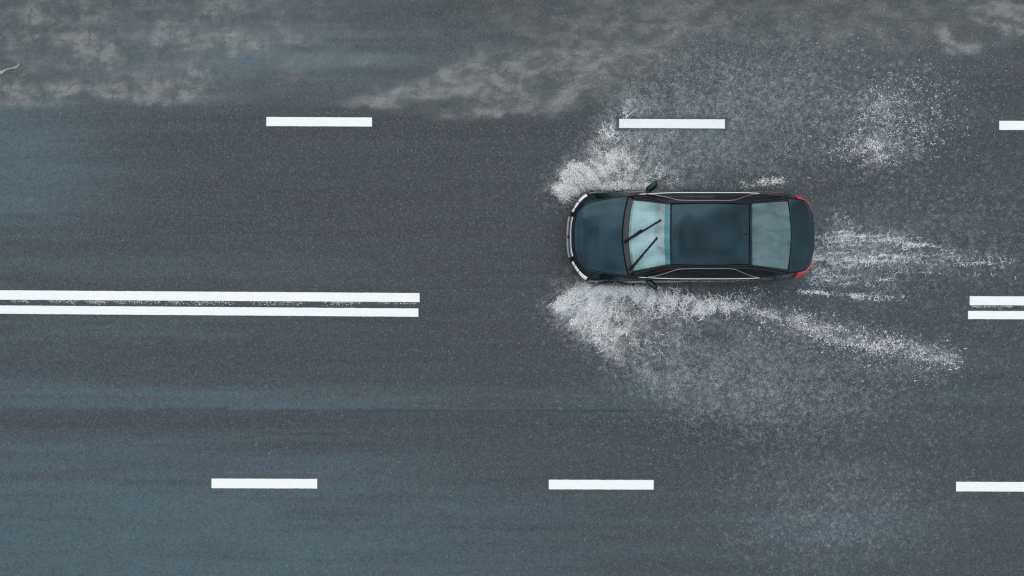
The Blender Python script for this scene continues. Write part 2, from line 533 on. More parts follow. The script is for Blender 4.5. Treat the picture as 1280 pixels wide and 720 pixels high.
def film_fields(X, Y):
    """colour masks of the road surface, painted sheen and haze included, written in the 1280 px plan of the road (58 px per metre)"""
    wx = X + 6 * (fbm(X / 60, Y / 60, 3) - .5) + 13 * (fbm(X / 13, Y / 13, 5) - .5)
    wy = Y + 6 * (fbm(X / 60, Y / 60, 4) - .5) + 13 * (fbm(X / 13, Y / 13, 6) - .5)
    s = np.zeros(X.shape)
    # puffs that settled against a lower edge: (centre, lower edge, half width, height, strength)
    for cx, yb, rx, h, a in ((38, 48, 7, 16, .5), (18, 62, 14, 14, .4), (68, 69, 8, 20, .55), (80, 55, 11, 16, .75), (104, 70, 13, 36, .95), (124, 73, 18, 9, .85),
                             (133, 64, 8, 26, .55), (60, 30, 50, 26, .35), (202, 60, 11, 30, .5), (224, 54, 9, 18, .4), (242, 62, 16, 22, .5), (263, 58, 12, 20, .5),
                             (289, 69, 7, 34, .85), (316, 60, 14, 18, .6), (337, 66, 20, 14, .45), (366, 58, 20, 12, .35), (150, 84, 12, 18, .6), (135, 90, 8, 16, .5),
                             (216, 131, 34, 40, .75), (150, 124, 24, 22, .6), (188, 128, 22, 16, .7), (92, 120, 44, 18, .5), (30, 134, 54, 30, .55), (243, 112, 22, 34, .45),
                             (372, 100, 24, 12, .5), (262, 18, 22, 20, .4), (305, 14, 30, 18, .3), (470, 134, 50, 16, .4), (515, 124, 30, 14, .45), (440, 80, 40, 14, .25),
                             (1245, 22, 34, 26, .9), (1265, 44, 16, 8, .5), (1100, 66, 70, 50, .16), (900, 50, 150, 70, .13), (760, 80, 60, 70, .14), (640, 46, 70, 40, .10)):
        dy = yb - wy
        s += a * np.exp(-((wx - cx) / rx) ** 2) * np.clip(dy / 5 + .5, 0, 1) * np.exp(-np.clip(dy / h, 0, 9) ** 1.6)
    for c in (((540, 102), (600, 72), 7, .6), ((480, 122), (600, 108), 10, .45), ((560, 108), (720, 72), 18, .5),
              ((560, 147), (690, 136), 5, .55), ((690, 136), (730, 104), 7, .5), ((600, 130), (720, 120), 14, .4),
              ((720, 110), (770, 60), 16, .30), ((1172, 34), (1190, 58), 6, .7), ((1190, 58), (1222, 62), 6, .8),
              ((1222, 60), (1240, 54), 5, .5), ((1228, 26), (1282, 40), 3, .8), ((760, 110), (840, 60), 25, .22),
              ((1240, 10), (1290, 18), 6, .7)):
        s += capsule(wx, wy, *c)
    # curdled break-up over a thin even layer
    br = fbm(X / 22, Y / 18, 21, 5, .62); fine = fbm(X / 5, Y / 4, 25, 3, .7)
    broad = .20 * poly_soft(X, Y, [(-200, -60), (330, -60), (420, 60), (260, 128), (-200, 136)], 60) + .15 * poly_soft(wx, wy, [(420, 122), (560, 80), (640, 40), (820, -20), (900, 20), (860, 70), (740, 120), (690, 146), (540, 150)], 26) \
        + .12 * poly_soft(wx, wy, [(800, -40), (1400, -40), (1400, 80), (1100, 78), (900, 40)], 50) + .08 * poly_soft(X, Y, [(-200, -60), (1500, -60), (1500, 40), (-200, 120)], 70)
    s = broad * (.45 + 1.1 * br) + 1.3 * s * np.clip((br - .1) / .4, .4, 1.15)
    s *= .70 + .6 * fine
    ridge = np.exp(-((fbm(X / 15, Y / 24, 27, 3) - .5) / .045) ** 2) * np.clip((420 - X) / 120, 0, 1)
    s *= 1 - .65 * ridge
    # soft shore: the silt stops at the outer lane's wheel track
    shore = 133 + 5 * (fbm(X / 40, X * 0 + 3.3, 9) - .5) + np.where(X > 420, 16, 0) * np.clip((X - 420) / 120, 0, 1) - 60 * np.clip((X - 730) / 120, 0, 1)
    s *= np.clip((shore + 6 - Y) / 9, 0, 1) 
    silt = np.clip(s, 0, 1)
    # standing water, its bluish sky sheen painted into the colour
    lx = X + 60 * (fbm(X / 200, Y / 30, 31) - .5); ly = Y + 16 * (fbm(X / 160, Y / 30, 32) - .5)
    f = 0.13 + np.zeros(X.shape)
    for a in ((-10, 210, 150, 75, .85), (0, 258, 40, 5, .6), (60, 660, 460, 115, 1.0), (100, 500, 170, 17, .55), (350, 492, 200, 18, .35),
              (200, 70, 260, 60, .45), (430, 60, 160, 50, .35), (1000, 300, 300, 60, .25), (870, 180, 90, 50, .45), (1000, 110, 140, 50, .3),
              (1050, 640, 130, 60, .35), (150, 330, 300, 20, .25), (60, 412, 200, 14, .35), (700, 680, 400, 60, .25), (900, 470, 160, 50, .3),
              (1180, 480, 160, 60, .25)):
        f += gauss(lx, ly, *a)
    f *= 1.15 * (0.2 + 1.55 * fbm(X / 210, Y / 10, 41, 4))
    e1 = 511 + 8 * (fbm(X / 170, X * 0 + 4.5, 91) - .5) + 3 * (fbm(X / 25, X * 0 + 1.2, 92) - .5)
    run = np.clip((960 - X) / 260, 0, 1)
    stk = np.clip((fbm(X / 150, Y / 3.2, 93, 4) - .3) / .4, 0, 1)
    f = f + np.where(Y < e1, np.exp(-np.clip((e1 - Y) / 20, 0, 9)), 0) * run * (.35 + .45 * np.clip((420 - X) / 420, 0, 1)) * (.3 + stk)
    e2 = 300 + 8 * (fbm(X / 140, X * 0 + 6.1, 94) - .5)
    f = f + np.exp(-((Y - e2) / 16) ** 2) * np.clip((520 - X) / 400, 0, 1) * .2 * stk
    f = f + np.exp(-((Y - 412) / 18) ** 2) * np.clip((640 - X) / 400, 0, 1) * .28 * stk
    film_sheen = np.clip(f, 0, 1)
    # soaked, darker tracks
    d = np.zeros(X.shape)
    for a in ((520, 250, 230, 75, .55), (640, 330, 160, 60, .45), (620, 440, 170, 50, .4), (620, 160, 150, 14, .6), (380, 170, 100, 14, .4),
              (300, 462, 65, 6, .75), (200, 530, 240, 10, .55), (400, 556, 140, 6, .5), (560, 470, 200, 6, .4), (900, 540, 120, 25, .35),
              (700, 530, 160, 14, .35), (350, 100, 60, 14, .3), (210, 72, 60, 6, .3), (480, 15, 160, 22, .35), (690, 30, 40, 30, .2),
              (170, 305, 180, 8, .35), (120, 60, 6, 12, .4), (92, 40, 4, 16, .4), (143, 50, 4, 14, .4), (160, 62, 10, 10, .5), (280, 46, 3, 14, .5)):
        d += gauss(lx, ly, *a)
    for c in (((1120, 256), (1290, 266), 3, .6), ((1185, 474), (1300, 475), 6, .8), ((470, 387), (590, 387), 5, .4), ((1080, 352), (1200, 356), 4, .3)):
        d += capsule(X, ly, *c)
    d = (d + .12) * (0.2 + 2.0 * fbm(X / 190, Y / 7, 51, 4))
    d = d + np.where(Y >= e1, np.exp(-np.clip((Y - e1) / 16, 0, 9)), 0) * run * .5 * (.4 + stk)
    dark = np.clip(d, 0, 1)
    # cracks and the paving seam
    w1 = 514 + 7 * (fbm(X / 120, X * 0 + .5, 61) - .5) - 0.004 * (X - 500)
    c1 = np.exp(-((Y - w1) / 1.3) ** 2) * np.clip((X - 290) / 200, 0, 1) * np.clip((1050 - X) / 250, 0, 1) * (0.2 + 0.9 * vnoise(X / 25, Y * 0, 62))
    w2 = 541 + 4 * (fbm(X / 90, X * 0 + 1.5, 63) - .5) + 0.006 * (X - 200)
    c2 = np.exp(-((Y - w2) / 1.1) ** 2) * np.clip((X - 90) / 100, 0, 1) * np.clip((640 - X) / 250, 0, 1) * (0.2 + 0.9 * vnoise(X / 18, Y * 0, 64))
    w3 = 570 + 4 * (fbm(X / 60, X * 0 + 2.5, 65) - .5)
    c3 = np.exp(-((Y - w3) / 1.1) ** 2) * np.clip((X - 200) / 100, 0, 1) * np.clip((520 - X) / 150, 0, 1) * .6 * (0.1 + 0.9 * vnoise(X / 14, Y * 0, 66))
    w4 = 264 + 5 * (fbm(X / 50, X * 0 + 5.5, 67) - .5)
    c4 = np.exp(-((Y - w4) / 1.2) ** 2) * np.clip((X - 1140) / 60, 0, 1) * .8 * (0.2 + 0.9 * vnoise(X / 14, Y * 0, 68))
    w5 = 523 + 4 * (fbm(X / 50, X * 0 + 7.5, 69) - .5)
    c5 = np.exp(-((Y - w5) / 1.2) ** 2) * np.clip((X - 1080) / 60, 0, 1) * .5 * (0.1 + 0.9 * vnoise(X / 14, Y * 0, 70))
    crack = np.clip(c1 + c2 + c3 + c4 + c5, 0, 1)
    # paler tone: haze of the spray painted onto the road
    g = gauss(lx, ly, 1050, 620, 120, 55, .25) + gauss(lx, ly, 1180, 640, 160, 60, .12) + gauss(lx, ly, 900, 440, 120, 60, .25) \
        + gauss(lx, ly, 840, 190, 70, 40, .25) + gauss(lx, ly, 1130, 60, 160, 60, .2) + gauss(lx, ly, 400, 490, 200, 14, .15)
    haze_tone = np.clip(g * (0.4 + 1.2 * fbm(X / 30, Y / 14, 81, 4)), 0, 1)
    return silt, film_sheen, dark, crack, haze_tone


def build_road():
    step = 0.05
    xc = np.arange(-12.5, 12.5 + 1e-6, step)
    far = np.array([13, 14, 16, 20, 28, 45, 80, 150, 300, 700.0])
    xs = np.concatenate([-far[::-1], xc, far])
    yc = np.arange(-7.0, 7.0 + 1e-6, step)
    ys = np.concatenate([[ROAD_Y0, -7.6], yc, [7.4, ROAD_Y1]])
    XX, YY = np.meshgrid(xs, ys, indexing='ij')
    V = np.stack([XX, YY, np.zeros_like(XX)], -1).reshape(-1, 3)
    nu, nv = len(xs), len(ys)
    I = np.arange(nu * nv).reshape(nu, nv)
    F = np.stack([I[:-1, :-1], I[1:, :-1], I[1:, 1:], I[:-1, 1:]], -1).reshape(-1, 4)
    o = fast_mesh("road", V, F, M["asphalt"])
    silt, film_sheen, dark, crack, haze_tone = film_fields(XX * S + 640, 360 - YY * S)
    for nm, ch in (("film_sheen", (silt, film_sheen, dark)), ("wear", (crack, haze_tone, haze_tone * 0))):
        a = o.data.attributes.new(nm, 'FLOAT_COLOR', 'POINT')
        arr = np.ones((nu * nv, 4), np.float32)
        for k in range(3): arr[:, k] = ch[k].reshape(-1)
        a.data.foreach_set("color", arr.ravel())
    tag(o, "wide wet dark asphalt road with silt and water streaks", "road", kind="structure")
    return o


def marking(road, name, px0, px1, y0a, y1a, y0b, y1b, label, z=0.004):
    """painted strip between pixel columns; (y0a,y1a) top and bottom at px0, (y0b,y1b) at px1; edges slightly uneven"""
    n = max(int((px1 - px0) / 4), 8)
    t = np.linspace(0, 1, n)
    x = gx(px0 + (px1 - px0) * t)
    top = gy(y0a + (y0b - y0a) * t) + rng.normal(0, 0.0011, n)
    bot = gy(y1a + (y1b - y1a) * t) + rng.normal(0, 0.0011, n)
    V = []
    for zz, inset in ((0.0005, 0.0), (z, 0.002)):
        for i in range(n):
            V.append((x[i], top[i] - inset, zz)); V.append((x[i], bot[i] + inset, zz))
    F = []
    o0 = 2 * n
    for i in range(n - 1):
        a = 2 * i
        F.append((o0 + a + 1, o0 + a + 3, o0 + a + 2, o0 + a))            # top face
        F.append((a, o0 + a, o0 + a + 2, a + 2)[::-1])
        F.append((a + 1, a + 3, o0 + a + 3, o0 + a + 1))
    F.append((0, 1, o0 + 1, o0)); F.append((2 * n - 2, o0 + 2 * n - 2, o0 + 2 * n - 1, 2 * n - 1))
    ob = mesh_obj(name, V, F, M["paint"], road)
    ob["label"] = label
    return ob


def build_markings(road):
    for a, b_, y0, y1, lab in ((333, 465, 146.2, 157.6, "white lane dash below the silt puddle"),
                               (774, 906, 148.6, 160.0, "white lane dash beside the sedan's front spray"),
                               (1249, 1381, 151.0, 162.4, "white lane dash beyond the falling splash patch"),
                               (-108, 24 - 40, 144.0, 155.4, "white lane dash below the silt puddle")):
        marking(road, "lane_dash", a, b_, y0, y1, y0 + .6, y1 + .6, lab)
    for a, b_, y0, y1, lab in ((264.5, 396.5, 598.2, 610.2, "white lane dash on the far side of the double line from the silt"),
                               (686, 817, 599.6, 611.6, "white lane dash opposite the sedan's spray fan"),
                               (1195, 1327, 602.2, 614.2, "white lane dash opposite the end of the splash trail"),
                               (-180, -48, 596.0, 608.0, "white lane dash on the far side of the double line from the silt")):
        marking(road, "lane_dash", a, b_, y0, y1, y0 + .4, y1 + .4, lab)
    lab = "long white solid line of the double centre marking"
    marking(road, "centre_line", -1400, 524.5, 353.5, 366.5, 366.3, 377.6, lab)
    marking(road, "centre_line", -1400, 523, 371.5, 382.0, 385.6, 396.0, lab)
    marking(road, "centre_line", 1212, 2600, 370.2, 381.5, 376, 387, lab)
    marking(road, "centre_line", 1210, 2600, 388.6, 398.8, 394, 404, lab)
    # crumbs of old paint between the two lines
    V, F = [], []
    k = 0
    for x0, x1, ya, yb, n in ((-30, 520, 375.2, 378.2, 900), (60, 440, 377.8, 380.2, 260), (1214, 1300, 382.2, 383.2, 160)):
        for i in range(n):
            px = rng.uniform(x0, x1)
            t = (px - x0) / (x1 - x0)
            py = ya + (yb - ya) * t + abs(rng.normal(0, 1.1))
            if fbm(px / 26.0, 0.5, 7, 3) < 0.36 + .12 * rng.random(): continue
            w, h = rng.uniform(0.004, 0.018), rng.uniform(0.003, 0.008)
            c = np.array((gx(px), gy(py)))
            m = 5
            for j in range(m):
                th = 2 * math.pi * j / m + rng.uniform(-.3, .3)
                V.append((c[0] + w * math.cos(th) * rng.uniform(.6, 1), c[1] + h * math.sin(th) * rng.uniform(.6, 1), 0.0025))
            F.append(tuple(range(k, k + m))); k += m
    o = mesh_obj("paint_crumbs", V, F, M["paint"], road)
    o["kind"] = "stuff"


def build_kerbs():
    for y0, sgn, nm in ((ROAD_Y1, 1, "kerb beside the silted lane"), (ROAD_Y0, -1, "kerb beside the clear lane")):
        xs = np.linspace(-300, 300, 2)
        prof = [(0.0, -0.25), (0.0, 0.11), (0.02, 0.13), (0.15, 0.13), (0.15, -0.25)]
        V = [(x, y0 + sgn * p[0], p[1]) for x in xs for p in prof]
        F = grid_faces(2, len(prof))
        o = mesh_obj("kerb", V, F, M["kerb"])
        tag(o, "long grey concrete " + nm, "kerb", kind="structure")
        V = [(x, y0 + sgn * d, z) for x in (-600, 600) for d, z in ((0.151, 0.10), (3, 0.08), (9, -0.1), (14, -0.32))]
        o = mesh_obj("verge", V, grid_faces(2, 4), M["grass"])
        tag(o, "grass verge behind the " + nm, "verge", kind="structure")


build_ground()
ROAD = build_road()
build_markings(ROAD)
build_kerbs()

# ----------------------------------------------------------------- the car (front towards -x)
CAR_X, CAR_Y, CAR_YAW = 3.712, 1.062, 0.0
car = bpy.data.objects.new("sedan_car", None)
car.location = (CAR_X, CAR_Y, 0); car.rotation_euler = (0, 0, radians(CAR_YAW))
COL.objects.link(car)
tag(car, "glossy black executive sedan driving through standing water", "car")

# half plan of the body: widest line and upper crease (bonnet edge, belt line, boot edge)
WID = np.array([(-2.56, 0), (-2.55, .25), (-2.51, .44), (-2.43, .61), (-2.27, .84), (-2.09, .93), (-1.70, .952), (-1.20, .955), (-.5, .955),
                (.3, .955), (1.0, .953), (1.5, .945), (1.9, .92), (2.12, .875), (2.32, .77), (2.405, .57), (2.445, .25), (2.455, 0)])
EDG = np.array([(-2.45, 0, .76), (-2.445, .21, .76), (-2.41, .37, .76), (-2.35, .51, .77), (-2.17, .665, .82), (-1.98, .725, .86),
                (-1.65, .78, .92), (-1.20, .825, .957), (-.5, .868, .96), (.3, .872, .965), (1.0, .868, .975), (1.5, .833, .995),
                (1.85, .778, 1.02), (2.08, .748, 1.03), (2.25, .69, 1.035), (2.345, .52, 1.04), (2.39, .25, 1.045), (2.40, 0, 1.045)])
NST = len(WID)
LEVELS = np.array([(0, 0), (1, 0), (2, 0), (3, 0), (4, 0), (5, 0), (6, 0)])


def ring_point(s, lev):
    """surface point (x, v>=0, z) at station parameter s (0 front centre .. 17 rear centre) and level 0 sill .. 6 crease"""
    s = np.asarray(s, float); lev = np.asarray(lev, float)
    s, lev = np.broadcast_arrays(s, lev)
    w = cr(WID, s); e = cr(EDG, s)
    d = cr(WID, np.clip(s + .02, 0, NST - 1)) - cr(WID, np.clip(s - .02, 0, NST - 1))
    d /= np.linalg.norm(d, axis=-1, keepdims=True) + 1e-9
    nrm = np.stack([d[..., 1] * -1, d[..., 0]], -1)               # outward
    ends = np.clip((np.abs(s - 8.5) - 1.0) / 1.2, 0, 1)
    rows = []
    for inset, z in ((0.10, .17), (0.035, .25), (0.012, .40), (0.0, .55)):
        rows.append(np.concatenate([w - nrm * inset, np.full(w.shape[:-1] + (1,), z)], -1))
    ze = e[..., 2:3]
    for k0, k1, h in ((.15, .18, .42), (.42, .60, .73)):
        k = (k0 + (k1 - k0) * ends)[..., None]
        rows.append(np.concatenate([w + (e[..., :2] - w) * k, .55 + (ze - .55) * h], -1))
    rows.append(e)
    R = np.stack(rows, 0)                                         # (7, ..., 3)
    i = np.minimum(np.floor(lev).astype(int), 5); t = (lev - i)[..., None]
    def pick(j):
        j = np.clip(j, 0, 6)
        return np.take_along_axis(R, np.broadcast_to(j[None, ..., None], (1,) + j.shape + (3,)), 0)[0]
    p1, p2 = pick(i), pick(i + 1)
    p0 = np.where((i == 0)[..., None], 2 * p1 - p2, pick(i - 1)); p3 = np.where((i == 5)[..., None], 2 * p2 - p1, pick(i + 2))
    return 0.5 * (2 * p1 + (p2 - p0) * t + (2 * p0 - 5 * p1 + 4 * p2 - p3) * t ** 2 + (3 * p1 - p0 - 3 * p2 + p3) * t ** 3)


_ss = np.linspace(0, NST - 1, 2001)
_ex = cr(EDG, _ss)
_wx = cr(WID, _ss)[:, 0]
def s_of_x(x): return np.interp(x, _wx, _ss)
def edge_v(x): return np.interp(x, _ex[:, 0], _ex[:, 1])
def edge_z(x): return np.interp(x, _ex[:, 0], _ex[:, 2])
def edge_x_front(v): return np.interp(v, _ex[:900, 1], _ex[:900, 0])
def edge_x_rear(v): return np.interp(v, _ex[1300:, 1][::-1], _ex[1300:, 0][::-1])


def ring_patch(name, s0, s1, l0, l1, mat, side, parent=car, ns=24, nl=14, off=0.0, thick=0.012, hole=None):
    """panel on the body side; side +1 / -1, or 0 for one that wraps across the car's centre line (s given signed)"""
    if side == 0:
        sv = np.linspace(s0, s1, ns)
        sg = np.sign(sv - (0 if abs(s0) < 9 and s0 < 0 else 17)) * -1
        if s0 < 0: sp, sg = np.abs(sv), np.where(sv < 0, -1.0, 1.0)       # across the nose
        else: sp, sg = np.where(sv > 17, 34 - sv, sv), np.where(sv > 17, -1.0, 1.0)   # across the tail
    else:
        sp = np.linspace(s0, s1, ns); sg = np.full(ns, float(side))
    lv = np.linspace(l0, l1, nl)
    SS, LL = np.meshgrid(sp, lv, indexing='ij')
    P = ring_point(SS, LL)
    P[..., 1] *= sg[:, None]
    if off:
        du = np.gradient(P, axis=0); dv = np.gradient(P, axis=1)
        n = np.cross(du, dv); n /= np.linalg.norm(n, axis=-1, keepdims=True) + 1e-9
        c = np.array([0.0, 0.0, 0.55])
        flipm = np.sum(n * (P - c), -1, keepdims=True) < 0
        n = np.where(flipm, -n, n)
        P = P + n * off
    keep = None
    if hole is not None:
        cx, cz, r = hole
        d = np.hypot(P[..., 0] - cx, P[..., 2] - cz)
        inn = d < r
        keep = ~(inn[:-1, :-1] & inn[1:, :-1] & inn[1:, 1:] & inn[:-1, 1:])
        used = np.zeros(P.shape[:2], bool)
        for a, b_ in ((slice(None, -1), slice(None, -1)), (slice(1, None), slice(None, -1)), (slice(1, None), slice(1, None)), (slice(None, -1), slice(1, None))):
            used[a, b_] |= keep
        mv = used & inn
        f = r / np.maximum(d, 1e-3)
        P[..., 0] = np.where(mv, cx + (P[..., 0] - cx) * f, P[..., 0])
        P[..., 2] = np.where(mv, cz + (P[..., 2] - cz) * f, P[..., 2])
    # outward facing winding
    a, b_, c_ = P[len(P) // 2, nl // 2], P[len(P) // 2 + 1, nl // 2], P[len(P) // 2, nl // 2 + 1]
    n = np.cross(b_ - a, c_ - a)
    out = np.dot(n, a - np.array([0, 0, .5])) > 0
    return patch(name, P, mat, parent, thick, True, not out, keep)


GAP = 0.045        # station gap at shut lines
WX_F, WX_R, WR = -1.60, 1.47, 0.345
ring_patch("front_bumper", -4.945, 4.945, 0, 6, M["body"], 0, ns=90, nl=26)
ring_patch("rear_bumper", 12.9, 21.1, 0, 6, M["body"], 0, ns=80, nl=26)
for side in (1, -1):
    sA, sB, sC = s_of_x(-1.02), s_of_x(0.12), s_of_x(1.16)
    ring_patch("fender", 4.95, sA - GAP * .3, 0, 6, M["body"], side, ns=60, nl=44, hole=(WX_F, .345, .395))
    d1 = ring_patch("front_door", sA, sB - GAP * .25, .6, 6, M["body"], side, ns=30, nl=26)
    d2 = ring_patch("rear_door", sB, sC - GAP * .25, .6, 6, M["body"], side, ns=30, nl=26)
    ring_patch("quarter_panel", sC, 12.85, 0, 6, M["body"], side, ns=60, nl=44, hole=(WX_R, .345, .395))
    ring_patch("sill", sA, sC, 0, .56, M["body"], side, ns=40, nl=4, off=-.004)
    for d, x in ((d1, -0.02), (d2, 1.02)):
        s_ = s_of_x(x)
        p = ring_point(np.linspace(s_ - .18, s_ + .05, 9), np.full(9, 4.15)); p[:, 1] *= side
        arch = np.sin(np.linspace(0, math.pi, 9)) * .010 + .001
        p[:, 1] += side * arch
        tube("door_handle", p, .006, M["body"], d, 8)
    # lights
    hl = ring_patch("headlight", 2.55, 4.55, 3.55, 4.4, M["lens"], side, ns=26, nl=8, off=.010, thick=.02)
    ring_patch("headlight_surround", 2.35, 4.85, 3.2, 5.35, M["plastic"], side, ns=26, nl=10, off=.004, thick=.006)
    for k in range(2):
        ring_patch("lamp_divider", 3.0 + .55 * k, 3.05 + .55 * k, 3.5, 4.5, M["plastic"], side, hl, ns=3, nl=6, off=.013, thick=.004)
    tl = ring_patch("tail_light", 12.95, 15.2, 3.75, 5.93, M["red"], side, ns=26, nl=14, off=.012, thick=.02)
    ring_patch("tail_light_trim", 13.0, 15.6, 3.56, 3.66, M["satin"], side, tl, ns=20, nl=3, off=.010, thick=.006)

grille = ring_patch("grille", -2.05, 2.05, 2.3, 5.6, M["plastic"], 0, ns=40, nl=14, off=.006, thick=.01)
for k in range(5):
    l = 2.6 + k * .33
    ring_patch("grille_bar", -1.95, 1.95, l, l + .10, M["satin"], 0, grille, ns=36, nl=3, off=.012, thick=.008)
ring_patch("grille_frame", -2.05, 2.05, 4.55, 5.2, M["chrome"], 0, grille, ns=40, nl=6, off=.018, thick=.014)
ring_patch("emblem", -.12, .12, 3.9, 4.6, M["plastic"], 0, grille, ns=8, nl=6, off=.026, thick=.012)
ring_patch("number_plate", -.95, .95, 1.75, 2.25, M["plate"], 0, ns=12, nl=4, off=.014, thick=.008)
ring_patch("rear_number_plate", 16.05, 17.95, 3.1, 3.75, M["plate"], 0, ns=12, nl=4, off=.010, thick=.008)
ring_patch("boot_emblem", 16.87, 17.13, 4.35, 5.1, M["chrome"], 0, ns=6, nl=5, off=.012, thick=.012)
ring_patch("bumper_chrome", 13.4, 20.6, 1.35, 1.5, M["satin"], 0, ns=60, nl=3, off=.006, thick=.006)


# ---- bonnet
def cross(w, p=2.2): return 1 - np.abs(w) ** p


def bonnet_z(x, w):
    ze = edge_z(x)
    crown = np.interp(x, [-2.46, -2.25, -1.9, -1.3], [.006, .030, .048, .052])
    z = ze + crown * cross(w)
    z = z + .004 * np.exp(-((np.abs(w) - .6) / .16) ** 2)       # two raised creases
    return z


u = np.linspace(0, 1, 44); w = np.linspace(-1, 1, 57)
U, Wg = np.meshgrid(u, w, indexing='ij')
xf = edge_x_front(np.abs(Wg) * .50) + .012
xr = -1.47 + .125 * np.abs(Wg) ** 2
xx = xf + (xr - xf) * U
xedge = (-2.34) + (-1.345 + 2.34) * U
vv = Wg * (edge_v(xedge) - .008)
P = np.stack([xx, vv, bonnet_z(xx * .5 + xedge * .5, Wg)], -1)
# the bonnet's sides meet the crease line
P[..., 2] = np.where(np.abs(Wg) > .8, P[..., 2] * (1 - (np.abs(Wg) - .8) / .2) + (edge_z(xedge) + .002) * ((np.abs(Wg) - .8) / .2), P[..., 2])
patch("bonnet", P, M["body"], car, .014, flip=False)

# ---- windscreen
def screen(u, w):
    bx = -1.345 + .105 * w ** 2; bv = .748 * w; bz = 1.025 - .035 * w ** 2
    tx = -.60 + .02 * w ** 2; tv = .608 * w; tz = 1.452 - .050 * w ** 2
    x = bx + (tx - bx) * u; v = bv + (tv - bv) * u; z = bz + (tz - bz) * u + .028 * np.sin(np.pi * u)
    return np.stack([x, v, z], -1)


u = np.linspace(0, .866, 22); w = np.linspace(-1, 1, 31)
U, Wg = np.meshgrid(u, w, indexing='ij')
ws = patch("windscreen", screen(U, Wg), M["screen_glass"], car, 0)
u = np.linspace(.868, .998, 5)
U, Wg = np.meshgrid(u, w, indexing='ij')
patch("sun_band", screen(U, Wg), M["band_glass"], ws, 0)
for sg in (-1, 1):
    U2, W2 = np.meshgrid(np.linspace(0, .99, 20), np.linspace(.955, 1.0, 3) * sg, indexing='ij')
    patch("screen_border", screen(U2, W2) + np.array((0, 0, .003)), M["piano"], ws, 0, flip=(sg < 0))
# cowl
u = np.linspace(0, 1, 6); U, Wg = np.meshgrid(u, w, indexing='ij')
x0 = -1.455 + .125 * np.abs(Wg) ** 2; x1 = -1.335 + .105 * Wg ** 2
xx = x0 + (x1 - x0) * U
P = np.stack([xx, Wg * (.79 - .045 * U), 1.005 - .045 * Wg ** 2 + .012 * U - .012 * np.sin(np.pi * U)], -1)
patch("cowl_panel", P, M["cowl"], car, .01)

# ---- roof
INN = np.array([(-1.25, .755, .993), (-.93, .685, 1.220), (-.60, .612, 1.400), (-.1, .618, 1.424), (.4, .618, 1.426), (.95, .602, 1.396), (1.42, .645, 1.252), (1.86, .695, 1.060)])
OUT = np.array([(-1.26, .815, .968), (-.90, .735, 1.165), (-.52, .655, 1.335), (-.1, .652, 1.365), (.4, .652, 1.368), (.98, .645, 1.330), (1.45, .695, 1.190), (1.86, .752, 1.030)])


def roof_pt(u, w):
    x = -.596 + (.988 + .596) * u
    s = np.interp(x, INN[:, 0], np.arange(len(INN)))
    e = cr(INN, s)
    bow = .02 * w ** 2 * np.where(u < .5, 1 - 2 * u, 2 * u - 1) * np.where(u < .5, 1, 1)
    return np.stack([x + bow, w * (e[..., 1] + .001), e[..., 2] + .004 + .047 * (1 - np.abs(w) ** 2.4)], -1)


u = np.linspace(0, 1, 30); w = np.linspace(-1, 1, 31)
U, Wg = np.meshgrid(u, w, indexing='ij')
rf = patch("roof", roof_pt(U, Wg), M["body"], car, .006)
patch("roof_aerial", np.stack([.86 + .10 * U[::3, ::6], .022 * Wg[::3, ::6] * (1 - .6 * U[::3, ::6] ** 2), 1.452 + .045 * np.sin(np.pi * np.clip(U[::3, ::6] * 1.0, 0, 1)) * (1 - Wg[::3, ::6] ** 2)], -1), M["body"], rf, 0)


# ---- rear window
def rear_pt(u, w):
    tx = .985 + .02 * w ** 2; tv = .598 * w; tz = 1.442 - .048 * w ** 2
    bx = 1.905 - .05 * w ** 2; bv = .688 * w; bz = 1.098 - .036 * w ** 2
    return np.stack([tx + (bx - tx) * u, tv + (bv - tv) * u, tz + (bz - tz) * u + .030 * np.sin(np.pi * u)], -1)


u = np.linspace(0, 1, 24)
U, Wg = np.meshgrid(u, w, indexing='ij')
rw = patch("rear_window", rear_pt(U, Wg), M["rear_glass"], car, 0)
u2 = np.linspace(0, .05, 3); U2, W2 = np.meshgrid(u2, w, indexing='ij')
patch("glass_border", rear_pt(U2, W2) + np.array((0, 0, .003)), M["body"], rw, 0)
# ---- boot lid
u = np.linspace(0, 1, 22); w = np.linspace(-1, 1, 41)
U, Wg = np.meshgrid(u, w, indexing='ij')
xr = edge_x_rear(np.abs(Wg) * .66) - .008
xf = 1.925 - .055 * Wg ** 2
xx = xf + (xr - xf) * U
xs_ = 1.87 + (2.27 - 1.87) * U
vv = Wg * (edge_v(xs_) - .012)
P = np.stack([xx, vv, edge_z(xs_) + .002 + (.052 - .025 * U) * cross(Wg, 2.4) + .012 * np.exp(-((U - .96) / .07) ** 2)], -1)
patch("boot_lid", P, M["body"], car, .014)

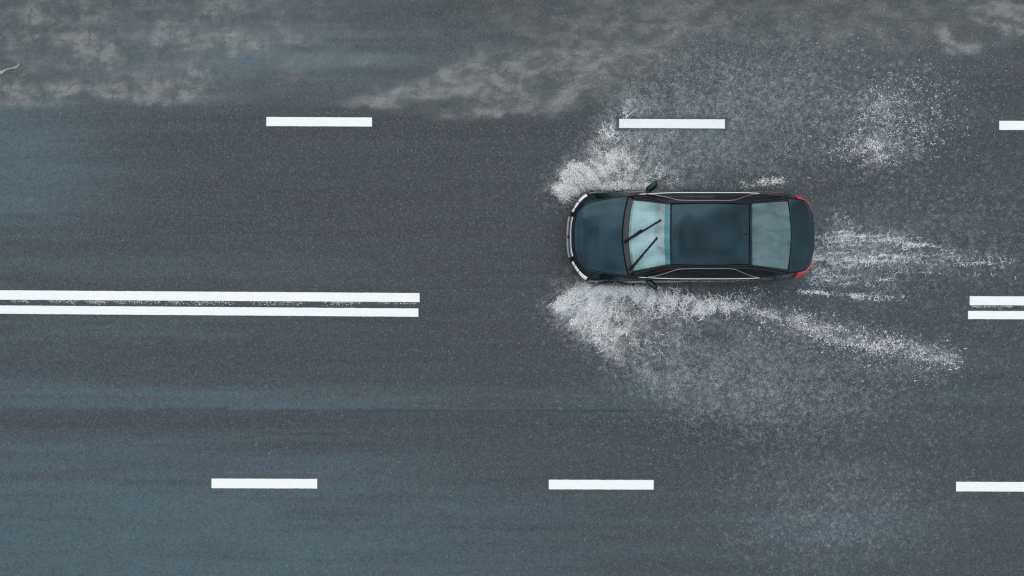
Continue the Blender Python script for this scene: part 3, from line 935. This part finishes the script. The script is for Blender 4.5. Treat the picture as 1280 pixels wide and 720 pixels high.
# ---- pillars, cabin sides, windows, trims
NB = np.array([(-1.225, 0), (1.86, 0)])
for side in (1, -1):
    s = np.linspace(0, len(INN) - 1, 90); t = np.linspace(0, 1, 5)
    A = cr(INN, s)[:, None, :]; B = cr(OUT, s)[:, None, :]; T = t[None, :, None]
    P = A + (B - A) * T
    P[..., 2] += .012 * np.sin(np.pi * t)[None, :]
    P[..., 1] *= side
    patch("roof_rail", P, M["piano"], car, .012, flip=(side > 0))
    # cabin side: ruled from belt line to rail
    def cab(xb, h, side=side, off=0.0):
        """xb: position along, 0..1; h 0 belt .. 1 rail"""
        xb, h = np.broadcast_arrays(np.asarray(xb, float), np.asarray(h, float))
        xlow = -1.215 + (1.86 + 1.215) * xb
        low = np.stack([xlow, edge_v(xlow) + .000, edge_z(xlow) + .002], -1)
        sup = np.interp(xlow, OUT[:, 0], np.arange(len(OUT)))
        up = cr(OUT, sup)
        p = low + (up - low) * h[..., None]
        p[..., 1] += .018 * np.sin(np.pi * h) + off
        p[..., 2] += off * .5
        p[..., 1] *= side
        return p
    xb = np.linspace(0, 1, 80); h = np.linspace(0, 1, 9)
    XB, HH = np.meshgrid(xb, h, indexing='ij')
    patch("cabin_side", cab(XB, HH), M["piano"], car, .01, flip=(side < 0))
    # windows: outline in (x, h)
    def xbof(x): return (x + 1.215) / (1.86 + 1.215)
    def top_h(x):  # upper glass line as share of the side's height
        return np.interp(x, [-1.12, -.95, -.40, -.1, .56, .72, 1.32], [.06, .32, .90, .95, .95, .88, .06])
    doors = [d for d in car.children if d.name.split(".")[0] in ("front_door", "rear_door")][-2:]
    for x0, x1, par, nm in ((-1.08, .09, doors[0], "door_window"), (.13, 1.00, doors[1], "door_window"), (1.03, 1.28, car, "quarter_window")):
        xs_ = np.linspace(x0, x1, 26); tt = np.linspace(0, 1, 8)
        X_, T_ = np.meshgrid(xs_, tt, indexing='ij')
        P = cab(xbof(X_), .06 + (top_h(X_) - .06) * T_, off=.006)
        patch(nm, P, M["side_glass"], par, 0, flip=(side < 0))
    xs_ = np.linspace(-1.14, 1.32, 60)
    lowt = cab(xbof(xs_), np.full(60, .05), off=.010)
    tube("belt_chrome", lowt, .0095, M["chrome"], car, 8)
    xs_ = np.linspace(-.98, 1.32, 70)
    upt = cab(xbof(xs_), top_h(xs_), off=.010)
    tube("window_chrome", upt, .006, M["satin"], car, 8)
    # mirror: blade housing swept back, on a short stalk
    base = np.array((-.95, side * .88, .99)); tip = np.array((-.80, side * 1.105, 1.04))
    k = 12; V = []; F = []
    for i in range(k):
        f = i / (k - 1)
        c = base + (tip - base) * f
        rx = (.045 + .055 * math.sin(math.pi * min(f * 1.15, 1))) * (1 if f < .95 else .6); rz = .035 + .055 * math.sin(math.pi * min(f * .9 + .08, 1))
        for j in range(12):
            th = 2 * math.pi * j / 12
            V.append((c[0] + rx * math.cos(th), c[1], c[2] + rz * math.sin(th) - .01))
    for i in range(k - 1):
        for j in range(12):
            F.append((i * 12 + j, i * 12 + (j + 1) % 12, (i + 1) * 12 + (j + 1) % 12, (i + 1) * 12 + j))
    F.append(tuple(range(12))); F.append(tuple((k - 1) * 12 + j for j in range(12)))
    if side > 0: F = [f[::-1] for f in F]
    mo = mesh_obj("wing_mirror", V, F, M["body"], car, True)
    g0 = base + (tip - base) * .3; g1 = base + (tip - base) * .92
    V = []
    for i in range(5):
        c = g0 + (g1 - g0) * i / 4
        for zz in (-.055, .04): V.append((c[0] + .066, c[1], c[2] + zz))
    mesh_obj("mirror_glass", V, grid_faces(5, 2), M["chrome"], mo)

# ---- wipers on the glass
def on_screen(x, v, lift=.02):
    w_ = v / .66
    us = np.linspace(0, 1, 200)
    px = screen(us, np.full(200, w_))
    i = int(np.argmin(np.abs(px[:, 0] - x)))
    return np.array((x, v, px[i, 2] + lift))


def loc(px, py, z):
    """plan position on the car for a point seen at height z"""
    return ((px - 640) / FPX * (CAM_H - z) - CAR_X, (360 - py) / FPX * (CAM_H - z) - CAR_Y)


for (a, e1, b_) in (((780.5, 303.0), (802.0, 287.5), (825.8, 275.2)), ((787.0, 337.8), (803.0, 319.0), (821.5, 297.0))):
    pa = on_screen(*loc(*a, 1.04), .03); pe = on_screen(*loc(*e1, 1.2), .035); pb = on_screen(*loc(*b_, 1.34), .018)
    mid = pa + (pb - pa) * .22
    mid = on_screen(mid[0], mid[1], .016)
    bl = tube("wiper", [on_screen(*(mid[:2] + (pb[:2] - mid[:2]) * f), .016) for f in np.linspace(0, 1, 9)], .019, M["plastic"], car, 6)
    tube("wiper_arm", [pa, pa + (pe - pa) * .5 + np.array((0, 0, .012)), pe], .012, M["plastic"], bl, 6, radii=[.028, .024, .021])

# ---- wheels
for x in (WX_F, WX_R):
    for side in (1, -1):
        wy = side * .795
        prof_t = [(.235, -.11), (.30, -.125), (.335, -.115), (WR, -.08), (WR, .08), (.335, .115), (.30, .125), (.235, .11)]
        tyre_hub = lathe("wheel", [(.0, -.06), (.12, -.06), (.17, -.03), (.17, .03), (.12, .05), (.0, .05)], M["plastic"], car, 24)
        tyre_hub.location = (x, wy, WR)
        lathe("tyre", prof_t, M["rubber"], tyre_hub, 48)
        rim = lathe("rim", [(.245, -.10), (.225, -.09), (.215, .02), (.235, .10), (.245, .105), (.245, .115), (.225, .11)], M["rim"], tyre_hub, 48)
        V, F = [], []
        for k in range(10):
            th = 2 * math.pi * k / 10
            c, s_ = math.cos(th), math.sin(th)
            for r_, hw, y_ in ((.03, .020, .085), (.13, .018, .10), (.232, .026, .10)):
                for sgn in (-1, 1):
                    for dy in (0, -.03):
                        V.append((r_ * c - sgn * hw * s_, side * (y_ + dy), r_ * s_ + sgn * hw * c))
            o0 = k * 12
            for a in (0, 4):
                q = o0 + a
                F += [(q, q + 2, q + 6, q + 4), (q + 1, q + 5, q + 7, q + 3), (q, q + 4, q + 5, q + 1), (q + 2, q + 3, q + 7, q + 6)]
        mesh_obj("spokes", V, F, M["rim"], tyre_hub)
    for side in (1, -1):      # arch liner
        th = np.linspace(math.radians(-25), math.radians(205), 24)
        P = np.stack([np.stack([x + .405 * np.cos(th), np.full(24, side * yy), .345 + .405 * np.sin(th)], -1) for yy in (.55, .90)], 1)
        patch("arch_liner", P, M["plastic"], car, .006)

# ---- floor pan and dark inner shells that close the gaps between panels
ss = np.linspace(0.0, 17, 80)
Pl = ring_point(ss, np.full(80, .2)); 
P = np.stack([np.stack([Pl[:, 0], Pl[:, 1] * k, np.full(80, .20)], -1) for k in np.linspace(-.93, .93, 9)], 1)
patch("floor_pan", P, M["plastic"], car, .03)
for x0, x1, dz in ((-2.38, -1.24, .045), (1.88, 2.34, .05)):
    xs_ = np.linspace(x0, x1, 24); ks = np.linspace(-1, 1, 15)
    XX, KK = np.meshgrid(xs_, ks, indexing='ij')
    P = np.stack([XX, KK * (edge_v(XX) - .004), edge_z(XX) - .02 - dz * .3 * (1 - KK ** 2) * 0 - .004 * np.abs(KK)], -1)
    patch("inner_shell", P, M["plastic"], car, .01)

# ---- cabin: dashboard, wheel, seats, shelf, carpet
u = np.linspace(0, 1, 14); w = np.linspace(-1, 1, 25)
U, Wg = np.meshgrid(u, w, indexing='ij')
xx = -1.29 + .56 * U + .09 * Wg ** 2 * (1 - U)
zz = .985 - .02 * U - .10 * np.clip((U - .8) / .2, 0, 1) ** 2 - .02 * Wg ** 2
hump = .045 * np.exp(-((Wg * .7 + .36) / .16) ** 2) * np.exp(-((U - .62) / .22) ** 2)
patch("dashboard", np.stack([xx, Wg * .70, zz + hump], -1), M["dash"], car, .02)
# vents and screen edge on the dashboard
mesh_obj("dash_screen", [(-.80, -.16, .965), (-.80, .16, .965), (-.74, .16, .90), (-.74, -.16, .90), (-.83, -.16, .955), (-.83, .16, .955)],
         [(0, 1, 2, 3), (4, 5, 1, 0)], M["dark_trim"], car)
th = np.linspace(0, 2 * math.pi, 33)
c0 = np.array((-.66, -.37, .93))
ring = np.stack([c0[0] + .07 * np.sin(th), c0[1] + .19 * np.cos(th), c0[2] + .175 * np.sin(th)], -1)
swh = tube("steering_wheel", ring, .017, M["dark_trim"], car, 8)
for a in (0, math.pi, -math.pi / 2):
    p = c0 + np.array((.07 * math.sin(a), .19 * math.cos(a), .175 * math.sin(a)))
    tube("wheel_spoke", [c0, p], .018, M["dark_trim"], swh, 6)


def seat(x, y, wdt, nm):
    k = np.linspace(0, 2 * math.pi, 25)[:-1]
    def pad(cx, cz, lx, lz, ang, th_):
        V, F = [], []
        rows = 9
        for i in range(rows):
            f = i / (rows - 1) * 2 - 1
            sc_ = (1 - abs(f) ** 6 * .35)
            for a in k:
                ca, sa = math.cos(a), math.sin(a)
                yy = wdt * .5 * sc_ * np.sign(ca) * abs(ca) ** .4
                tt = th_ * np.sign(sa) * abs(sa) ** .6 * sc_
                px_, pz_ = f * lx * .5, tt
                V.append((cx + px_ * math.cos(ang) - pz_ * math.sin(ang), y + yy, cz + px_ * math.sin(ang) + pz_ * math.cos(ang)))
        n = len(k)
        for i in range(rows - 1):
            for j in range(n): F.append((i * n + j, i * n + (j + 1) % n, (i + 1) * n + (j + 1) % n, (i + 1) * n + j))
        F.append(tuple(range(n))[::-1]); F.append(tuple((rows - 1) * n + j for j in range(n)))
        return V, F
    V, F = pad(x, .50, .52, 0, radians(-6), .075)
    o = mesh_obj(nm, V, F, M["leather"], car, True)
    V, F = pad(x + .36, .84, .64, 0, radians(108), .065); mesh_obj("backrest", V, F, M["leather"], o, True)
    if wdt < .8:
        wd = wdt; 
        wdt2 = .26
        V2, F2 = pad(x + .47, 1.22, .17, 0, radians(104), .045)
        V2 = [(a, y + (b_ - y) * wdt2 / wd, c) for a, b_, c in V2]
        mesh_obj("headrest", V2, F2, M["leather"], o, True)


seat(-.20, -.37, .52, "front_seat"); seat(-.20, .37, .52, "front_seat"); seat(.72, 0, 1.22, "rear_seat")
P = np.stack([np.stack([np.linspace(1.22, 1.86, 10), np.full(10, yy), np.linspace(1.03, 1.035, 10)], -1) for yy in np.linspace(-.62, .62, 9)], 1)
patch("parcel_shelf", P, M["shelf"], car, .02)
P = np.stack([np.stack([np.linspace(-1.15, 1.3, 10), np.full(10, yy), np.full(10, .30)], -1) for yy in np.linspace(-.80, .80, 9)], 1)
patch("cabin_floor", P, M["cabin"], car, .02)
tube("rear_view_mirror", [(-.70, -.10, 1.345), (-.695, 0, 1.35), (-.70, .10, 1.345)], .03, M["dark_trim"], car, 8)


# ----------------------------------------------------------------- water: spray, foam, droplets
PXX, PYY = np.meshgrid(np.arange(600, 1360, 1.0), np.arange(-40, 760, 1.0), indexing='xy')


def sample(D, n):
    p = D.ravel() / D.sum()
    i = rng.choice(p.size, n, p=p)
    return PXX.ravel()[i] + rng.uniform(-.5, .5, n), PYY.ravel()[i] + rng.uniform(-.5, .5, n)


def lift(px, py, z):
    k = (CAM_H - z) / FPX
    return np.stack([(px - 640) * k, (360 - py) * k, z], -1)


def droplets(px, py, z, length, width, ang, tilt, mat, name):
    """one stretched four-sided drop per point; ang: plan heading, tilt: rise"""
    n = len(px)
    c = lift(px, py, z)
    d = np.stack([np.cos(ang) * np.cos(tilt), np.sin(ang) * np.cos(tilt), np.sin(tilt)], -1)
    a0_ = np.cross(d, np.array((0, 0, 1.0))[None] + rng.normal(0, .25, (n, 3))); a0_ /= np.linalg.norm(a0_, axis=1, keepdims=True)
    b0_ = np.cross(a0_, d)
    roll = (math.pi / 6 + rng.normal(0, .35, n))[:, None]
    a = a0_ * np.cos(roll) + b0_ * np.sin(roll); b_ = -a0_ * np.sin(roll) + b0_ * np.cos(roll)
    L = length[:, None] * .5; W = width[:, None] * .5
    th = [0, 2 * math.pi / 3, 4 * math.pi / 3]
    if name == "mist":                      # smallest drops: four faces only
        V = np.stack([c + d * L] + [c - d * L * .5 + W * (math.cos(t) * a + math.sin(t) * b_) for t in th], 1)
        tri = np.array([(0, 1, 2), (0, 2, 3), (0, 3, 1), (1, 3, 2)])
        V = V.reshape(-1, 3); V[:, 2] = np.maximum(V[:, 2], 0.001)
        return V, (np.arange(n)[:, None, None] * 4 + tri[None]).reshape(-1, 3)
    V = np.stack([c + d * L, c - d * L] + [c + W * (math.cos(t) * a + math.sin(t) * b_) for t in th], 1)    # 5 verts
    tri = np.array([(0, 2, 3), (0, 3, 4), (0, 4, 2), (1, 3, 2), (1, 4, 3), (1, 2, 4)])
    F = (np.arange(n)[:, None, None] * 5 + tri[None]).reshape(-1, 3)
    V = V.reshape(-1, 3)
    V[:, 2] = np.maximum(V[:, 2], 0.001)
    return V, F


def curls(px, py, z, rad, width, a0, sweep, nseg=5):
    """little crescent strands of foam, raised along the middle"""
    n = len(px)
    c = lift(px, py, z)
    t = np.linspace(-.5, .5, nseg + 1)
    th = a0[:, None] + sweep[:, None] * t[None]
    taper = np.sqrt(np.clip(1 - (2 * t) ** 2, .05, 1))[None] * width[:, None] * .5
    wob = 1 + .15 * rng.normal(size=(n, nseg + 1))
    R = rad[:, None] * wob
    rows = []
    for off, zz in ((-1, 0.0), (0, .5), (1, 0.0)):
        r = R + off * taper
        rows.append(np.stack([c[:, 0:1] + r * np.cos(th) - rad[:, None] * np.cos(a0)[:, None], c[:, 1:2] + r * np.sin(th) - rad[:, None] * np.sin(a0)[:, None],
                              c[:, 2:3] + zz * taper + 0 * th], -1))
    V = np.stack(rows, 2)                       # n, nseg+1, 3, 3
    base = np.arange(n)[:, None] * (nseg + 1) * 3
    q = []
    for i in range(nseg):
        for j in range(2):
            q.append((i * 3 + j, i * 3 + j + 1, (i + 1) * 3 + j + 1, (i + 1) * 3 + j))
    F = (base[:, :, None] + np.array(q)[None]).reshape(-1, 4)
    F = np.concatenate([F[:, [0, 1, 2]], F[:, [0, 2, 3]]], 0)
    return V.reshape(-1, 3), F


def join(parts):
    V, F, k = [], [], 0
    for v, f in parts:
        V.append(v); F.append(f + k); k += len(v)
    return np.concatenate(V), np.concatenate(F)


X, Y = PXX, PYY
# the car hides nothing for the water on the road below, but no drop sits inside the bodywork
CARMASK = 1 - poly_soft(X, Y, [(708, 300), (711, 264), (727, 242), (740, 237), (990, 237), (1011, 252), (1016, 300), (1012, 336), (990, 357), (800, 358), (740, 356), (724, 347), (712, 332)], 3)


def filaments(ox, oy, fr, seed, stretch=5.0):
    """radial strand pattern around (ox, oy)"""
    r = np.hypot(X - ox, Y - oy); a = np.arctan2(Y - oy, X - ox)
    return fbm(a * fr, r / 22.0, seed, 4, .6)


DASH = 1 - .97 * poly_soft(X, Y, [(770, 146), (910, 146), (910, 163), (770, 163)], 3)


def cover_weight(D, area):
    """number of drops per map cell (1 px square on the road) that cover the share D of it"""
    return -np.log(1 - np.clip(D, 0, .95)) * (1.0 / S) ** 2 / area


def plume(name, label, wheel, D, seed, sgn):
    wx, wy = wheel
    fil = filaments(wx + 30, wy - sgn * 20, 10, seed)
    cl = np.clip((fbm(X / 15, Y / 13, seed + 3, 5, .65) - .25) / .5, 0, 1)
    D = D * (.35 + 1.2 * cl) * CARMASK * DASH
    parts = []
    near = np.clip((D - .16) / .4, 0, 1)                       # share carried by thick strands
    Wt = cover_weight(D * .15, 1.35e-5)
    n = int(min(Wt.sum(), 230000)); print(name, "mist", n, int(Wt.sum()))
    px, py = sample(Wt, n)
    rr = np.hypot(px - wx, py - wy)
    z = np.abs(rng.normal(0, 1, n)) * (.06 + .22 * np.clip(rr / 90, 0, 1) * np.exp(-rr / 160)) + .012
    ang = np.arctan2(-(py - wy), px - wx) + rng.normal(0, .5, n)
    wd = .0036 + .0045 * rng.random(n) ** 3
    parts.append(droplets(px, py, z, wd * rng.uniform(1.2, 3.0, n), wd, ang, rng.normal(0, .4, n), None, "mist"))
    # strands thrown from the tyre
    Ws = cover_weight(D * near, 2.2e-4) * np.clip((fil - .36) / .16, .05, 1) * 2.4
    n = int(Ws.sum()); print(name, "strands", n)
    px, py = sample(Ws, n)
    rr = np.hypot(px - wx, py - wy)
    z = np.abs(rng.normal(0, 1, n)) * (.05 + .20 * np.clip(rr / 90, 0, 1)) + .015
    ang = np.arctan2(-(py - wy), px - wx) + rng.normal(0, .35, n)
    wd = rng.uniform(.006, .013, n)
    parts.append(droplets(px, py, z, wd * rng.uniform(2.5, 7, n), wd, ang, rng.normal(.1, .3, n), None, ""))
    # long joined ligaments that leave the tyre
    Wl = D * near * np.clip((fil - .40) / .12, .02, 1)
    n = 450
    px, py = sample(Wl, n)
    rr = np.hypot(px - wx, py - wy)
    ang = np.arctan2(-(py - wy), px - wx - 25) + rng.normal(0, .22, n)
    parts.append(curls(px, py, .02 + np.abs(rng.normal(0, .07, n)) + .08 * np.clip(rr / 80, 0, 1), rng.uniform(.12, .6, n), rng.uniform(.004, .011, n),
                       ang + np.where(rng.random(n) < .5, 1, -1) * math.pi / 2, rng.uniform(.25, .75, n), 6))
    V, F = join(parts)
    o = fast_mesh(name, V, F, M["spray"])
    tag(o, label, "spray", kind="stuff")
    return D


# a puff of drops about two millimetres across, spread by geometry nodes as fine mist
def puff_mesh():
    n = 130
    c = rng.normal(0, .022, (n, 3))
    V, F = [], []
    for k in range(n):
        d = rng.normal(size=(4, 3)); d /= np.linalg.norm(d, axis=1, keepdims=True)
        V.append(c[k] + d * rng.uniform(.0009, .0014))
        F.append(np.array([(0, 1, 2), (0, 2, 3), (0, 3, 1), (1, 3, 2)]) + 4 * k)
    me = bpy.data.meshes.new("mist_puff")
    me.from_pydata([tuple(map(float, v)) for v in np.concatenate(V)], [], [tuple(map(int, f)) for f in np.concatenate(F)])
    me.materials.append(M["spray"])
    return bpy.data.objects.new("mist_puff", me)


PUFF = puff_mesh()


def mist(name, label, D, height):
    Wt = cover_weight(D, 130 * .74e-6)
    n = int(Wt.sum()); print(name, n)
    px, py = sample(Wt, n)
    z = np.abs(rng.normal(0, 1, n)) * height + .05
    me = bpy.data.meshes.new(name)
    P_ = lift(px, py, z).astype(np.float32)
    me.vertices.add(n); me.vertices.foreach_set("co", P_.ravel()); me.update()
    me.materials.append(M["spray"])
    o = bpy.data.objects.new(name, me); COL.objects.link(o)
    ng = bpy.data.node_groups.new("mist_cloud", 'GeometryNodeTree')
    ng.interface.new_socket("Geometry", in_out='INPUT', socket_type='NodeSocketGeometry')
    ng.interface.new_socket("Geometry", in_out='OUTPUT', socket_type='NodeSocketGeometry')
    gi = ng.nodes.new("NodeGroupInput"); go = ng.nodes.new("NodeGroupOutput")
    mp = ng.nodes.new("GeometryNodeMeshToPoints"); ip = ng.nodes.new("GeometryNodeInstanceOnPoints")
    oi = ng.nodes.new("GeometryNodeObjectInfo"); oi.inputs["Object"].default_value = PUFF; oi.inputs["As Instance"].default_value = True
    rv = ng.nodes.new("FunctionNodeRandomValue"); rv.data_type = 'FLOAT_VECTOR'
    rv.inputs[0].default_value = (0, 0, 0); rv.inputs[1].default_value = (6.283, 6.283, 6.283)
    L = ng.links
    L.new(gi.outputs[0], mp.inputs[0]); L.new(mp.outputs[0], ip.inputs["Points"]); L.new(oi.outputs["Geometry"], ip.inputs["Instance"])
    L.new(rv.outputs[0], ip.inputs["Rotation"]); L.new(ip.outputs[0], go.inputs[0])
    md = o.modifiers.new("mist", 'NODES'); md.node_group = ng
    tag(o, label, "mist", kind="stuff")


def strokes(lst):
    D = np.zeros(X.shape)
    for s_ in lst: D = np.maximum(D, capsule(X, Y, *s_)) + .35 * np.minimum(D, capsule(X, Y, *s_))
    return D


r_ = np.hypot(X - 745, Y - 362)
Ds = poly_soft(X, Y, [(728, 352), (702, 368), (688, 388), (708, 402), (738, 428), (770, 455), (808, 478), (860, 508), (930, 545), (1060, 545), (1120, 490), (1010, 430), (930, 396), (905, 376), (860, 356)], 34) \
    * (.20 * np.exp(-(r_ / 82) ** 2) + .13 * np.exp(-(r_ / 220) ** 2) + .012)
Ds += strokes([((701, 384), (735, 362), 8, .85), ((709, 385), (742, 372), 11, .55), ((735, 361), (800, 361), 6, 1.1), ((736, 366), (746, 384), 9, .7),
               ((745, 396), (785, 425), 18, .14), ((704, 396), (770, 442), 10, .17), ((770, 442), (840, 490), 14, .08), ((800, 366), (890, 382), 11, .12)])
plume("water_spray", "white water fan thrown from the sedan's front wheel towards the double line", (745, 358), Ds, 100, 1)
mist("spray_mist", "soft white mist around the water fan on the double line side", Ds * (.52 + .25 * np.clip(Ds / .6, 0, 1)) * CARMASK * DASH * (.75 + .5 * fbm(X / 24, Y / 18, 310, 4, .6)) * np.clip(.35 + 2.8 * (filaments(775, 338, 14, 312) - .32), .2, 1.5), .10)
r_ = np.hypot(X - 740, Y - 234)
Dn = poly_soft(X, Y, [(728, 250), (700, 248), (690, 238), (712, 214), (734, 190), (752, 168), (770, 146), (792, 112), (830, 84), (900, 66), (1010, 60), (1060, 110), (1040, 190), (985, 232), (900, 242)], 34) \
    * (.18 * np.exp(-(r_ / 78) ** 2) + .13 * np.exp(-(r_ / 220) ** 2) + .012)
Dn += strokes([((702, 239), (738, 227), 8, .8), ((714, 219), (750, 213), 12, .45), ((745, 237), (805, 236), 7, .5), ((742, 200), (785, 207), 16, .16), ((738, 190), (788, 126), 12, .12), ((790, 200), (840, 220), 18, .10)])
plume("water_spray", "white water fan thrown from the sedan's front wheel towards the silt puddle", (745, 240), Dn, 140, -1)
mist("spray_mist", "soft white mist around the water fan on the silt puddle side", Dn * (.46 + .28 * np.clip(Dn / .6, 0, 1)) * CARMASK * DASH * (.75 + .5 * fbm(X / 24, Y / 18, 320, 4, .6)) * np.clip(.35 + 2.8 * (filaments(775, 260, 14, 322) - .32), .2, 1.5), .10)
haze = (gauss(X, Y, 1060, 325, 60, 34, .07) + capsule(X, Y, (1040, 300), (1130, 300), 12, .10) + gauss(X, Y, 1056, 286, 14, 11, .14) + capsule(X, Y, (1020, 322), (1240, 326), 10, .12, 14, .03)
        + capsule(X, Y, (1010, 345), (1130, 354), 9, .10, 9, .03) + capsule(X, Y, (905, 380), (1000, 403), 9, .20) + capsule(X, Y, (1000, 406), (1190, 450), 15, .14, 13, .10)
        + gauss(X, Y, 1096, 184, 30, 18, .13) + gauss(X, Y, 1102, 140, 26, 26, .09) + gauss(X, Y, 1110, 150, 90, 60, .035) + gauss(X, Y, 960, 130, 140, 70, .045)
        + gauss(X, Y, 1040, 640, 110, 60, .035) + gauss(X, Y, 1000, 480, 180, 60, .04) + gauss(X, Y, 1160, 300, 130, 80, .025)) * CARMASK * DASH * (.4 + 1.2 * fbm(X / 28, Y / 16, 330, 4))
mist("wake_mist", "thin haze of water drops over the lanes behind the sedan", haze * .68, .06)


def foam_bed(name, label, D, n_curl, n_drop, rad=(.02, .06), wid=(.008, .018), zmax=.03, heading=None, cat="foam", stretch=1):
    D = D * CARMASK
    parts = []
    px, py = sample(D, n_curl)
    a0 = rng.uniform(0, 2 * math.pi, n_curl) if heading is None else rng.normal(heading, .6, n_curl)
    parts.append(curls(px, py, rng.uniform(.004, zmax, n_curl), rng.uniform(*rad, n_curl), rng.uniform(*wid, n_curl), a0, rng.uniform(.8, 3.6, n_curl)))
    px, py = sample(D, n_drop)
    wd = .004 + .013 * rng.random(n_drop) ** 4
    parts.append(droplets(px, py, rng.uniform(.005, zmax * 2, n_drop), wd * rng.uniform(1, 2.2 * stretch, n_drop), wd, rng.uniform(0, 6.28, n_drop) * (1 if stretch == 1 else .08), rng.normal(0, .4, n_drop), None, ""))
    V, F = join(parts)
    o = fast_mesh(name, V, F, M["foam"])
    tag(o, label, cat, kind="stuff")


brk = np.clip((fbm(X / 9, Y / 7, 200, 4, .7) - .40) / .2, 0, 1)
brk2 = np.clip((fbm(X / 30, Y / 3.2, 210, 4, .65) - .46) / .16, 0, 1)
# comb of strands along the sedan's flank
comb = (capsule(X, Y, (790, 368), (905, 384), 8, .6) + capsule(X, Y, (820, 378), (880, 388), 10, .35)) * np.clip((fbm(X / 5 + Y / 14, Y / 12, 220, 3) - .3) / .3, 0, 1)
foam_bed("flank_foam", "comb of white water strands along the sedan's door", comb, 520, 1700, (.05, .12), (.005, .010), .10, heading=math.pi * .05)
# trail that leaves the rear wheel
trail = (capsule(X, Y, (908, 380), (950, 364), 7, .55) + capsule(X, Y, (905, 381), (930, 382), 5, 1.1) + capsule(X, Y, (925, 383), (1000, 405), 7, .75)
         + capsule(X, Y, (1000, 406), (1090, 432), 12, .55) + capsule(X, Y, (1085, 425), (1190, 450), 12, .60, 10, .5)
         + capsule(X, Y, (960, 400), (1160, 455), 24, .10)) * (.15 + 1.1 * brk)
foam_bed("splash_trail", "ragged white splash trail left by the sedan's rear wheel", trail, 600, 11000, (.010, .03), (.005, .012), .10)
# wake behind the boot
wake = (capsule(X, Y, (1018, 322), (1120, 322), 9, .42) + capsule(X, Y, (1020, 300), (1110, 300), 6, .28) + capsule(X, Y, (1105, 298), (1150, 308), 3, .45)
        + capsule(X, Y, (1120, 312), (1235, 328), 8, .26, 5, .10) + capsule(X, Y, (1150, 306), (1262, 322), 2, .30, 2, .12) + capsule(X, Y, (1060, 296), (1150, 300), 3, .3) + capsule(X, Y, (1150, 308), (1290, 332), 1.6, .16, 1.6, .07) + capsule(X, Y, (1110, 338), (1280, 346), 2, .10, 2, .04) + capsule(X, Y, (1130, 326), (1285, 336), 3, .10, 4, .05) + capsule(X, Y, (1018, 333), (1060, 336), 7, .35) + capsule(X, Y, (1018, 346), (1110, 352), 7, .20)
        + gauss(X, Y, 1085, 319, 10, 8, .4) + gauss(X, Y, 1056, 286, 12, 10, .3)) * (.12 + 1.1 * brk2)
foam_bed("wake_foam", "broken white foam streaks on the road behind the sedan's boot", wake, 750, 2400, (.02, .08), (.003, .007), .025, stretch=2)
line = capsule(X, Y, (1000, 364), (1075, 370), 2.2, .7) + capsule(X, Y, (1070, 370), (1150, 374), 3.5, .35, 4, .1)
foam_bed("foam_line", "thin foam line on the road between the wake and the splash trail", line * (.3 + brk2), 120, 1000, (.02, .05), (.004, .008), .02)
near = capsule(X, Y, (930, 232), (978, 226), 4, .6) * (.2 + brk)
foam_bed("foam_strip", "small foam strip beside the sedan's rear door on the silt puddle side", near, 90, 700, (.02, .05), (.004, .009), .04)
# splash coming down beyond the lane dash
fallp = (gauss(X, Y, 1100, 140, 22, 24, .32) + gauss(X, Y, 1092, 183, 26, 16, .50) + gauss(X, Y, 1105, 190, 10, 10, .5) + gauss(X, Y, 1150, 160, 26, 30, .16)
         + gauss(X, Y, 1160, 120, 30, 20, .08) + gauss(X, Y, 1060, 190, 30, 14, .10) + gauss(X, Y, 1110, 140, 70, 55, .05)) * (.1 + 1.1 * brk)
foam_bed("splash_patch", "patch of white lacy splash falling between two lane dashes", fallp, 750, 2800, (.012, .04), (.003, .007), .12, cat="splash")
# loose drops over both lanes behind the car
loose = (.0 + gauss(X, Y, 960, 120, 200, 90, .9) + gauss(X, Y, 1120, 90, 200, 90, .9) + gauss(X, Y, 1050, 470, 200, 70, 1.0) + gauss(X, Y, 900, 440, 140, 80, 1.0)
         + gauss(X, Y, 1150, 310, 130, 60, .35) + gauss(X, Y, 1000, 600, 180, 90, .35)) * (.3 + fbm(X / 24, Y / 20, 240, 4))
loose *= CARMASK * DASH
nl_ = 18000
px, py = sample(loose, nl_)
wd = .0032 + .0075 * rng.random(nl_) ** 4
V, F = droplets(px, py, np.abs(rng.normal(0, .12, nl_)) + .004, wd * rng.uniform(1, 2.5, nl_), wd, rng.uniform(0, 6.28, nl_), rng.normal(0, .4, nl_), None, "")
o = fast_mesh("falling_drops", V, F, M["spray"])
tag(o, "fine loose water drops hanging over the lanes behind the sedan", "drops", kind="stuff")

# pale torn scrap lying in the silt
pts = [(-6, 90.5), (4, 87.5), (10, 85.6), (16, 84.4), (21, 82.6), (24, 79.5), (26.5, 79.8), (23.5, 83), (21, 85.8), (15, 86.2), (8, 88.2), (3, 92.6), (-5, 93.2)]
V = [(gx(a), gy(b_), .012 + .01 * math.sin(a)) for a, b_ in pts]
n = len(V)
V += [(a, b_, .002) for a, b_, c in V]
F = [tuple(range(n))[::-1]] + [(i, (i + 1) % n, n + (i + 1) % n, n + i) for i in range(n)]
o = mesh_obj("torn_scrap", V, F, simple("pale_scrap", (0.26, 0.28, 0.26), .8))
tag(o, "small pale torn scrap lying in the silt puddle", "litter")
